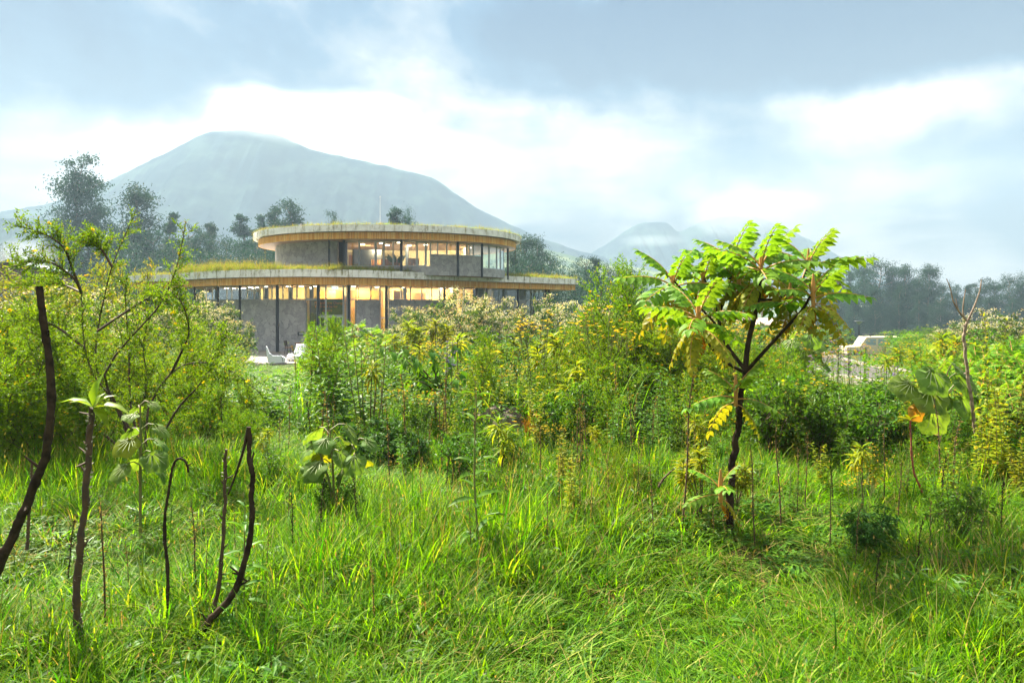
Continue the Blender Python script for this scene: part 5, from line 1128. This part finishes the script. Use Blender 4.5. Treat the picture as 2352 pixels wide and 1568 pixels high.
def cafe_chair(x, D, rz, label):
    s_ = thing('wooden_chair', ((x - HX) / F * D, D, zt), label, 'chair', 'dark wooden chairs at the table', rz)
    mb = MB(); mb.box((0, 0, .45), (.44, .44, .04)); mb.build('seat', M['tabletop'], s_)
    mb = MB(); mb.add([(-.2, -.2, .55), (.2, -.2, .55), (.2, -.29, .92), (-.2, -.29, .92), (-.2, -.23, .55), (.2, -.23, .55), (.2, -.32, .92), (-.2, -.32, .92)], [(0, 1, 2, 3), (5, 4, 7, 6), (1, 0, 4, 5), (2, 1, 5, 6), (3, 2, 6, 7), (0, 3, 7, 4)]); mb.build('backrest', M['wood_dark'], s_)
    for sx in (-.19, .19):
        mb = MB(); mb.tube([(sx, .19, 0), (sx, .19, .44)], .022, 6); mb.build('leg', M['wood_dark'], s_); mb = MB(); mb.tube([(sx, -.24, 0), (sx, -.19, .44), (sx, -.28, .94)], .022, 6); mb.build('leg', M['wood_dark'], s_)


cafe_chair(664, 48.0, R(-95), 'dark wooden chair left of the brown table, by the stone wall'); cafe_chair(738, 47.6, R(95), 'dark wooden chair on the far side of the brown table from the stone wall column')
s_ = thing('table', ((703 - HX) / F * 48.4, 48.4, zt), 'brown wooden table against the stone wall under the wall vent', 'table'); mb = MB(); mb.box((0, 0, .74), (1.4, .8, .05)); mb.build('tabletop', M['tabletop'], s_)
for q in ((-.6, -.3), (.6, -.3), (-.6, .3), (.6, .3)): mb = MB(); mb.box((q[0], q[1], .36), (.07, .07, .71)); mb.build('leg', M['wood_dark'], s_)

M['cream_paint'] = pmat('cream_car_paint', (.70, .60, .42), .35); M['carglass'] = pmat('car_window', (.32, .42, .46), .08, spec=.9); M['tyre'] = pmat('tyre_rubber', (.02, .02, .02), .8)


def prism(mb, prof_, w, mi=0):
    k = len(prof_); V = [(x, -w / 2, z) for x, z in prof_] + [(x, w / 2, z) for x, z in prof_]; mb.add(V, [list(range(k))], mi); mb.add(V, [list(range(k, 2 * k))[::-1]], mi); mb.add(V, [(i, k + i, k + (i + 1) % k, (i + 1) % k) for i in range(k)], mi)


CX, CD = (2004 - HX) / F * 52, 52.0; cz = float(gz(CX, CD)) - .35
car = thing('off_road_car', (CX, CD, cz), 'cream off-road car with a roof rack, half hidden by flowers beyond the path', 'car', rz=R(-8))
mb = MB(); prism(mb, [(-2.1, .45), (-2.15, .95), (-1.0, 1.05), (2.0, 1.05), (2.05, .45)], 1.75); mb.build('body', M['cream_paint'], car)
mb = MB(); prism(mb, [(-1.15, 1.052), (-.72, 1.72), (1.85, 1.76), (1.98, 1.052)], 1.6); cab = mb.build('cabin', M['cream_paint'], car)
for a, b in ((-.86, -.05), (.10, .85), (1.0, 1.75)):
    mb = MB(); sl_ = .22 if a < -.5 else .03; mb.add([(a, -.812, 1.14), (b, -.812, 1.14), (b, -.812, 1.60), (a + sl_, -.812, 1.60), (a, -.79, 1.14), (b, -.79, 1.14), (b, -.79, 1.60), (a + sl_, -.79, 1.60)], [(0, 1, 2, 3), (1, 0, 4, 5), (2, 1, 5, 6), (3, 2, 6, 7), (0, 3, 7, 4)]); mb.build('window', M['carglass'], cab)
mb = MB(); mb.add([(-1.13, -.7, 1.12), (-1.13, .7, 1.12), (-.80, .7, 1.63), (-.80, -.7, 1.63)], [(3, 2, 1, 0)]); mb.build('windscreen', M['carglass'], cab)
mb = MB()
for y in (-.7, .7): mb.tube([(-.5, y, 1.92), (1.8, y, 1.92)], .025, 6)
for x in np.linspace(-.5, 1.8, 6): mb.tube([(x, -.7, 1.9), (x, .7, 1.9)], .02, 5)
for x in (-.4, 1.7):
    for y in (-.7, .7): mb.tube([(x, y, 1.72), (x, y, 1.92)], .02, 5)
mb.build('roof_rack', M['steel'], car)
for x in (-1.35, 1.3):
    for y in (-.8, .8): mb = MB(); mb.tube([(x, y - .1, .38), (x, y + .1, .38)], .38, 18); w_ = mb.build('wheel', M['tyre'], car); mb = MB(); mb.tube([(x, y - .115, .38), (x, y + .115, .38)], .2, 12); mb.build('rim', M['alu'], w_)
for y in (-.62, .62): mb = MB(); mb.tube([(-2.17, y, .8), (-2.10, y, .8)], .10, 10); mb.build('headlight', M['carglass'], car)


def lamp_post(x, y, D, label):
    g = G(x, D); zt_ = CAMZ + (HY - y) / F * D; h = zt_ - g[2]; s_ = thing('lamp_post', g, label, 'lamp post', 'lamp posts along the path'); k = h / 3.0
    mb = MB(); mb.tube([(0, 0, -.1), (0, 0, h - .32)], [.07 * k, .05 * k], 8); mb.build('post', M['steel'], s_)
    mb = MB(); mb.tube([(0, 0, h - .34), (0, 0, h - .26), (0, 0, h - .02)], [.07 * k, .11 * k, .34 * k], 14); mb.build('lamp_bowl', M['alu'], s_)
    mb = MB(); mb.tube([(0, 0, h - .015), (0, 0, h + .03), (0, 0, h + .06)], [.46 * k, .40 * k, .05], 16); mb.build('lamp_cap', M['steel'], s_)


lamp_post(1973, 737, 62, 'lamp post with a wide flat cap, nearest the cream car'); lamp_post(1938, 744, 80, 'shorter lamp post left of the one nearest the cream car'); lamp_post(1695, 722, 78, 'far lamp post seen under the branches of the compound-leaf tree, by the small house'); lamp_post(2221, 762, 60, 'lamp post in front of the dark tree stand right of the bare sapling fork')


def street_light(x, y, D, dx, label, lean=1):
    g = G(x, D); h = CAMZ + (HY - y) / F * D - g[2]; s_ = thing('street_light', g, label, 'street light')
    mb = MB(); mb.tube(curve([(0, 0, -.2), (0, 0, h * .7), (dx * .25, 0, h * .93), (dx, 0, h)], 18), .09, 6); mb.build('pole', M['alu'], s_); mb = MB(); mb.box((dx * 1.3, 0, h), (abs(dx) * .7, .3, .12)); mb.build('lamp_head', M['white'], s_)


street_light(1779, 716, 95, 1.2, 'pale curved street light seen between the branches of the compound-leaf tree'); street_light(355, 614, 72, .45, 'white street light poking up behind the low left end of the planted roof')
g = G(1750, 130); s_ = thing('utility_pole', g, 'utility pole behind the small house roof under the compound-leaf tree', 'pole'); h = CAMZ - (714 - HY) / F * 130 - g[2]
mb = MB(); mb.tube([(0, 0, -.3), (0, 0, h)], .14, 7); mb.build('pole', M['bark_grey'], s_); mb = MB(); mb.box((0, 0, h - .5), (1.1, .12, .12)); mb.build('crossarm', M['bark_grey'], s_)
M['rooftin'] = pmat('pale_tin_roof', (.42, .30, .24), .6); M['rooftin2'] = pmat('blue_grey_tin_roof', (.10, .16, .22), .5); M['plaster'] = pmat('pale_plaster', (.48, .42, .34), .85); M['maroon'] = pmat('dark_red_wall', (.13, .06, .06), .8)


def house(x, ytop, yb, D, w, d_, label, roof, wallm, rz=.3, name='house'):
    X = (x - HX) / F * D; zb = CAMZ + (HY - yb) / F * D; zt_ = CAMZ + (HY - ytop) / F * D; h = zt_ - zb; s_ = thing(name, (X, D, zb - 1), label, 'house', rz=rz); e = h * .62 + 1
    mb = MB(); prism(mb, [(-w / 2, 0), (w / 2, 0), (w / 2, e), (0, h + 1 - .12), (-w / 2, e)], d_); o = mb.build('wall', M[wallm], s_)
    mb = MB(); prism(mb, [(-w / 2 - .5, e - .25), (0, h + 1 - .1), (w / 2 + .5, e - .25), (w / 2 + .5, e - .08), (0, h + 1.08), (-w / 2 - .5, e - .08)], d_ + .9); mb.build('roof', M[roof], s_)
    for q in (-.25, .25): mb = MB(); mb.box((q * w, -d_ / 2 - .01, e * .62), (w * .14, .06, e * .3)); mb.build('window', M['steel'], s_)


house(1747, 731, 762, 120, 6, 7, 'small house with a pale pinkish tin roof under the compound-leaf tree', 'rooftin', 'plaster', R(40)); house(1784, 738, 760, 125, 5, 5, 'pale low house right of the curved street light pole', 'rooftin', 'plaster', R(-20))
house(50, 604, 645, 75, 7.5, 5, 'low blue-grey-roofed house with a dark red wall in the smoke, far left', 'rooftin2', 'maroon', R(8))
g = G(1150, 8.4); rk = MB(); u_ = rdir(1)
th_ = np.linspace(0, math.pi, 8); ph_ = np.linspace(0, 2 * math.pi, 12, endpoint=False)
V = np.array([[math.sin(a) * math.cos(q), math.sin(a) * math.sin(q), math.cos(a)] for a in th_ for q in ph_]) * (.34, .25, .26) * (1 + .22 * np.sin(np.arange(96) * 1.7))[:, None]
rk.add(V, [[i * 12 + j, (i + 1) * 12 + j, (i + 1) * 12 + (j + 1) % 12, i * 12 + (j + 1) % 12] for i in range(7) for j in range(12)]); M['rock'] = pmat('dark_brown_rock', (.09, .065, .05), .9, (.17, .13, .11), 6, bump=.6)
o = rk.build('rock', M['rock']); o.location = (g[0], g[1], g[2] + .14); tag(o, 'dark brown rock half buried in the herbs in the middle of the meadow', 'rock')

# ------------------------------------------------------------------ grass, undergrowth, roof planting
HID = bpy.data.collections.new('sward')


def tuft(n, hmin, hmax, rad, wid, lean=.35, bend=1.0, tmin=0., tmax=.95, mat='grass', seed=1, seeds=0):
    r = np.random.default_rng(seed); mb = MB(); az = r.uniform(0, 6.28, n); rr = rad * np.sqrt(r.random(n)); ba = r.uniform(0, 6.28, n); L = r.uniform(hmin, hmax, n); th0 = np.abs(r.normal(0, lean, n)); kp = r.uniform(.2, 1.0, n) * bend
    ts = np.array([0, .3, .58, .82, 1.0]); x = np.zeros(n); z = np.zeros(n); P_ = []
    for i, q in enumerate(ts):
        if i: dt = ts[i] - ts[i - 1]; a = th0 + kp * (q * q); x = x + L * dt * np.sin(a); z = z + L * dt * np.cos(a)
        P_.append(np.stack([rr * np.cos(ba) + x * np.cos(az), rr * np.sin(ba) + x * np.sin(az), z - .02], 1))
    side = np.stack([-np.sin(az), np.cos(az), np.zeros(n)], 1); w = r.uniform(.6, 1.3, n) * wid; wf = (1, .95, .8, .5, .0); V = []
    for i in range(5):
        if i < 4: V += [P_[i] - side * (w * wf[i] / 2)[:, None], P_[i] + side * (w * wf[i] / 2)[:, None]]
        else: V.append(P_[i])
    V = np.stack(V, 1); b = np.arange(n)[:, None] * 9; f = np.array([(0, 1, 3), (0, 3, 2), (2, 3, 5), (2, 5, 4), (4, 5, 7), (4, 7, 6), (6, 7, 8)]); F_ = (b[:, :, None] + f[None]).reshape(-1, 3)
    mb.add(V.reshape(-1, 3), F_, 0, np.repeat(np.clip(r.uniform(tmin, tmax, n) + (r.random(n) < .03) * .3, 0, 1), 9), True)
    if seeds:
        k = r.choice(n, seeds); mb.leaves(DIA, P_[4][k] - (0, 0, .02), (0, 0, 1), rdir(seeds), .05, .012, 0, 1.0)
    return mb


def proto(mb, mat, name='tuft'):
    me = mb.mesh(name, M[mat]); o = bpy.data.objects.new(name, me); HID.objects.link(o); return o


def spread_leaves(seed, n, leaf, ratio, h, rad, tpl=OVA):
    r = np.random.default_rng(seed); mb = MB(); a = r.uniform(0, 6.28, n); rr = rad * np.sqrt(r.random(n)); b = np.stack([rr * np.cos(a), rr * np.sin(a), h * r.random(n) ** .8], 1); az = r.uniform(0, 6.28, n)
    mb.leaves(tpl, b, np.stack([np.cos(az), np.sin(az), r.uniform(-.3, .7, n)], 1), np.array([0, 0, 1.]) + r.normal(0, .3, (n, 3)), leaf * r.uniform(.6, 1.3, n), leaf * ratio, 0, r.random(n)); return mb


TF = {}
def group(name, items):
    c = bpy.data.collections.new(name)
    for i, (mb, mt) in enumerate(items): o = bpy.data.objects.new('%s_%02d' % (name, i), mb.mesh(name, M[mt])); c.objects.link(o)
    return c


def scatter(name, pts, rot, scl, idx, coll):
    me = bpy.data.meshes.new(name); me.vertices.add(len(pts)); me.vertices.foreach_set('co', np.asarray(pts, np.float32).ravel())
    for nm, ty, v in (('rot', 'FLOAT_VECTOR', rot), ('scl', 'FLOAT_VECTOR', scl)): at = me.attributes.new(nm, ty, 'POINT'); at.data.foreach_set('vector', np.asarray(v, np.float32).ravel())
    at = me.attributes.new('idx', 'INT', 'POINT'); at.data.foreach_set('value', np.asarray(idx, np.int32))
    o = link(name, me, None, 'stuff'); ng = bpy.data.node_groups.new(name + '_scatter', 'GeometryNodeTree'); ng.interface.new_socket('Geometry', in_out='INPUT', socket_type='NodeSocketGeometry'); ng.interface.new_socket('Geometry', in_out='OUTPUT', socket_type='NodeSocketGeometry')
    N = ng.nodes; L = ng.links; gi = N.new('NodeGroupInput'); go = N.new('NodeGroupOutput'); ci = N.new('GeometryNodeCollectionInfo'); ci.inputs['Collection'].default_value = coll; ci.inputs['Separate Children'].default_value = True; ci.inputs['Reset Children'].default_value = True
    ip = N.new('GeometryNodeInstanceOnPoints'); ip.inputs['Pick Instance'].default_value = True; L.new(gi.outputs[0], ip.inputs['Points']); L.new(ci.outputs[0], ip.inputs['Instance'])
    for nm, ty, s in (('idx', 'INT', 'Instance Index'), ('rot', 'FLOAT_VECTOR', 'Rotation'), ('scl', 'FLOAT_VECTOR', 'Scale')):
        a = N.new('GeometryNodeInputNamedAttribute'); a.data_type = ty; a.inputs[0].default_value = nm; L.new(a.outputs[0], ip.inputs[s])
    L.new(ip.outputs[0], go.inputs[0]); md = o.modifiers.new('scatter', 'NODES'); md.node_group = ng; return o


def field(n, y0, y1, margin=1.5, bias=1.0):
    """random points of the meadow inside the camera's reach, denser close by"""
    y = (y0 ** (1 / bias) + (y1 ** (1 / bias) - y0 ** (1 / bias)) * rng.random(n)) ** bias; x = rng.uniform(-1, 1, n) * (y * .76 + margin); return x, y


def wave(x, y, k, s): return .5 + .25 * np.sin(x * k + s + 1.4 * np.sin(y * k * .8 + s * 2)) + .25 * np.sin(y * k * 1.2 - s + 1.7 * np.sin(x * k * .7 + s))


gc = group('grass_tuft', [(tuft(46, .18, .46, .13, .0075, .30, .9, seed=1), 'grass'), (tuft(46, .25, .60, .15, .008, .28, 1.2, seed=2), 'grass'), (tuft(30, .12, .34, .14, .006, .5, 1.2, seed=3), 'grass'), (tuft(24, .40, .80, .10, .011, .22, .9, seed=4), 'grass'), (tuft(30, .2, .5, .16, .005, .55, 1.5, seed=5, tmin=.4), 'grass'),
                          (tuft(26, .15, .5, .16, .006, .75, 1.3, seed=6), 'dry'), (spread_leaves(7, 26, .06, .5, .22, .14), 'herb'), (spread_leaves(8, 30, .11, .24, .34, .13), 'herb'), (tuft(5, .6, 1.0, .06, .0035, .3, .8, seed=9, seeds=5, tmin=.7), 'dry'), (spread_leaves(10, 40, .035, .7, .12, .14), 'mid'), (tuft(16, .25, .6, .08, .018, .4, 1.5, seed=11), 'grass')])
X = []; Y = []
for n, y0, y1, mg, b_ in ((15000, 1.3, 6.5, .8, 1.3), (17000, 5.5, 12, 1.5, 1.0), (7000, 11, 38, 2, 1.0)): x, y = field(n, y0, y1, mg, b_); X.append(x); Y.append(y)
X, Y = np.concatenate(X), np.concatenate(Y)
dpath = np.min(np.hypot(X[:, None] - pc[None, :, 0], Y[:, None] - pc[None, :, 1]), 1); keep = (dpath > 2.1) & ~((Y > 38.8) & (X < -5))
keep &= rng.random(len(X)) < .45 + .75 * wave(X, Y, 2.3, .7); X, Y = X[keep], Y[keep]; n = len(X)
hgt = (.22 + .46 * wave(X, Y, 1.5, 2.0)) * rng.uniform(.75, 1.25, n) * np.where(Y > 12, 1.25, 1.0) * (1 - .25 * sm(4.2 - Y, 0, 2.4))
pr = np.array([.25, .20, .14, .05, .09, .085, .075, .045, .03, .06, .016]); idx = rng.choice(11, n, p=pr / pr.sum())
patch = wave(X, Y, 1.1, 5.0) > .66; idx = np.where(patch & (rng.random(n) < .45), rng.choice([5, 6, 7, 9], n), idx)
view = ((X / Y > -.395) & (X / Y < -.285) | (X / Y > .40) & (X / Y < .56)) & (Y > 10); hgt = np.where(view, hgt * .45, hgt)   # the mown strip before the terrace
wide_ = np.where(Y > 12, 1.6, .72) * rng.uniform(.85, 1.2, n)
scatter('grass', np.stack([X, Y, gz(X, Y)], 1), np.stack([rng.normal(0, .10, n), rng.normal(0, .10, n), rng.uniform(0, 6.28, n)], 1), np.stack([wide_, wide_, hgt], 1), idx, gc)

uc = group('undergrowth_tuft', [(spread_leaves(21, 120, .06, .4, .55, .35), 'herb'), (spread_leaves(22, 110, .08, .3, .7, .35), 'mid'), (spread_leaves(23, 150, .045, .35, .6, .4, DIA), 'feather'), (spread_leaves(24, 90, .09, .45, .45, .35), 'dark'), (spread_leaves(25, 130, .05, .4, .7, .4, DIA), 'yel_leaf'), (tuft(60, .3, .8, .3, .012, .4, 1.1, seed=26), 'grass')])
x, y = field(3400, 7.6, 36, 3, 1.0); x2, y2 = field(900, 36, 75, 4, 1.0); X = np.concatenate([x, x2]); Y = np.concatenate([y, y2]); dpath = np.min(np.hypot(X[:, None] - pc[None, :, 0], Y[:, None] - pc[None, :, 1]), 1)
keep = (dpath > 2.4) & ~((Y > 37.5) & (X < 8) & (X > -24)) & (wave(X, Y, .8, 1.0) > .28) & ~(((X / Y > -.395) & (X / Y < -.285) | (X / Y > .41) & (X / Y < .555)) & (Y > 12) & (Y < 56)); X, Y = X[keep], Y[keep]; n = len(X); s = rng.uniform(.8, 1.5, n) * np.where(Y > 20, 1.5, 1) * np.where(Y > 40, 1.5, 1)
scatter('undergrowth', np.stack([X, Y, gz(X, Y)], 1), np.stack([rng.normal(0, .1, n), rng.normal(0, .1, n), rng.uniform(0, 6.28, n)], 1), np.stack([s, s, s * rng.uniform(.7, 1.2, n)], 1), rng.choice(6, n, p=[.22, .16, .24, .10, .14, .14]), uc)

rc = group('roof_tuft', [(tuft(34, .15, .5, .22, .012, .35, .9, seed=31, seeds=6), 'roofgrass'), (tuft(30, .1, .3, .22, .012, .5, 1.0, seed=32), 'roofgrass'), (tuft(26, .2, .6, .2, .010, .3, .7, seed=33, seeds=8), 'roofgrass'), (spread_leaves(34, 50, .06, .4, .2, .22), 'yel_leaf'), (tuft(26, .1, .4, .2, .012, .4, 1.0, seed=35), 'grass'), (spread_leaves(36, 40, .05, .5, .3, .2), 'rust')])
pts = []
for c_, k, w_, zz_, hs in ((lowc, 2600, 4.5, LZT - .06, 1.05), (WING, 200, 2.5, LZT - .15, 1.2), (upc, 1300, 2.4, UZT - .06, .75)):
    q = rng.random(k) * (len(c_) - 1.01); i = q.astype(int); b_ = c_[i] + (c_[i + 1] - c_[i]) * (q - i)[:, None]; nv = normals(c_)[i]; o_ = .16 + w_ * rng.random(k) ** 1.7; p = b_ + nv * o_[:, None]
    vx = HX + F * p[:, 0] / p[:, 1]; hh = hs * (1.0 + (.75 * sm(700, vx, vx + 160) if c_ is lowc else 0)) * rng.uniform(.6, 1.3, k); inside = ((p[:, 0] - UC[0]) / 10.2) ** 2 + ((p[:, 1] - UC[1]) / 7.5) ** 2 < 1 if c_ is lowc else np.zeros(k, bool)
    pts.append(np.column_stack([p, np.full(k, zz_), hh])[~inside])
pts = np.concatenate(pts); n = len(pts); s = rng.uniform(.8, 1.4, n)
scatter('roof_grass', pts[:, :3], np.stack([rng.normal(0, .1, n), rng.normal(0, .1, n), rng.uniform(0, 6.28, n)], 1), np.stack([s, s, pts[:, 3]], 1), rng.choice(6, n, p=[.3, .2, .22, .1, .12, .06]), rc)
mb = MB(); vl = MB()
for c_, k, z1, lo_ in ((lowc, 120, LZT, 1.0), (upc, 110, UZT, .9), (WING, 16, LZT, .8)):
    for q in rng.random(k) * (len(c_) - 1.01):
        i = int(q); nv = normals(c_)[i]; b_ = c_[i] + (c_[i + 1] - c_[i]) * (q - i) - nv * .035; L_ = rng.uniform(.15, .6) if rng.random() < .8 else rng.uniform(.8, 1.9); m_ = 7
        zz_ = np.linspace(z1 + .03, z1 - L_, m_); xx = b_[None] + rng.normal(0, .02, (m_, 2)) - nv * .01; c3 = np.column_stack([xx, zz_]); mb.tube(c3, .008, 3, 0, rng.random(), cap=False); kk = int(6 + L_ * 22)
        f = rng.integers(0, m_, kk); vl.leaves(DIA, c3[f] + rng.normal(0, .02, (kk, 3)), rdir(kk, -1, .2), rdir(kk), rng.uniform(.03, .08, kk), .03, 0, rng.random(kk))
for k_ in range(len(vl.V)): mb.add(vl.V[k_], vl.F[k_] - vl.F[k_].min(), 1, vl.T[k_])
mb.build('hanging_vines', [M['dry'], M['yel_leaf']], None, 'stuff')
for x, h_, up in ((487, .9, 0), (500, .6, 0), (598, 1.15, 0), (655, .7, 0), (1168, .8, 0), (1183, .9, 0), (1215, 1.0, 0), (1246, 1.1, 0), (1250, .9, 0), (1278, .7, 0), (1196, .7, 0), (797, .8, 1), (803, 1.0, 1), (981, .8, 1), (1053, .8, 1), (1060, .9, 1), (1017, .6, 1), (1107, .9, 0), (1068, .7, 0)):
    c_ = off(upc[:181], .8) if up else off(lowc, .9); p = between(c_, x - .5, x + .5, 99).mean(0); p = weed(int(900 + x), h_, 'roof_weed', ('stem_green', 'yel_leaf'), 70, 4, .03), p; p[0].location = (p[1][0], p[1][1], (UZT if up else LZT) - .14); AUTO.append((p[0], 'tall upper-roof weed' if up else 'tall lower-roof weed', 'weed', 'tall weeds on the planted roofs', x, 500 if up else 610))
# creeper at the wall column
# ------------------------------------------------------------------ labels that say which plant is meant
LM = [('the big feathery shrub', 310, 700), ('the thick cut stem', 95, 700), ('the white lounge chairs', 655, 825), ('the entrance doors', 760, 760), ('the tall column at the stone wall', 637, 720), ('the umbrella-like sapling', 836, 770), ('the oval-leaved sapling', 1000, 850), ('the right end of the flat roof', 1320, 660), ('the compound-leaf tree', 1700, 740),
      ('the bare forked sapling', 2222, 740), ('the biggest round leaves', 2150, 890), ('the cream car', 2012, 790), ('the hooked dead stem', 560, 1200), ('the lime leaf tuft', 213, 930), ('the tall lone green stalk', 1108, 1100), ('the dark rock', 1145, 930), ('the tallest eucalyptus', 178, 430), ('the round-leaved plant in the grass', 768, 1050), ('the pale round-leaved plant', 322, 1040), ('the red stem', 2092, 1040), ('the broken twig', 1530, 1095), ('the crook-tipped stem', 395, 1140), ('the foot of the compound-leaf tree', 1675, 1100), ('the lightning rod', 873, 480), ('the left end of the upper roof', 600, 545), ('the right end of the upper roof', 1195, 545), ('the left end of the lower roof', 420, 640), ('the two small volcanoes', 1540, 520), ('the right picture edge', 2352, 800)]
ORD = ['', 'second', 'third', 'fourth', 'fifth', 'sixth', 'seventh', 'eighth', 'ninth', 'tenth', 'eleventh', 'twelfth', 'thirteenth', 'fourteenth'] + [str(k) + 'th' for k in range(15, 60)]
bk = {}
for (o, desc, cat, gr, x, y) in AUTO:
    d, nm, lx, ly = min((math.hypot(x - a, (y - b_) * 1.2), nm, a, b_) for nm, a, b_ in LM); dx, dy = x - lx, y - ly
    rel = ('right of' if dx > 0 else 'left of') if abs(dx) > abs(dy) * 1.2 else ('below' if dy > 0 else 'above'); bk.setdefault((desc, rel, nm), []).append((d, o, cat, gr))
for (desc, rel, nm), L_ in bk.items():
    L_.sort(key=lambda q: q[0])
    for k, (d, o, cat, gr) in enumerate(L_):
        o['label'] = f'{desc} {rel} {nm}' + ('' if len(L_) == 1 else ', closest' if k == 0 else f', {ORD[k]} closest'); o['category'] = cat; o['group'] = gr
for o in list(bpy.data.objects):
    if o.parent is None and o.type == 'EMPTY' and o.location.z < -40:
        for ch in list(o.children): bpy.data.objects.remove(ch)
        bpy.data.objects.remove(o)
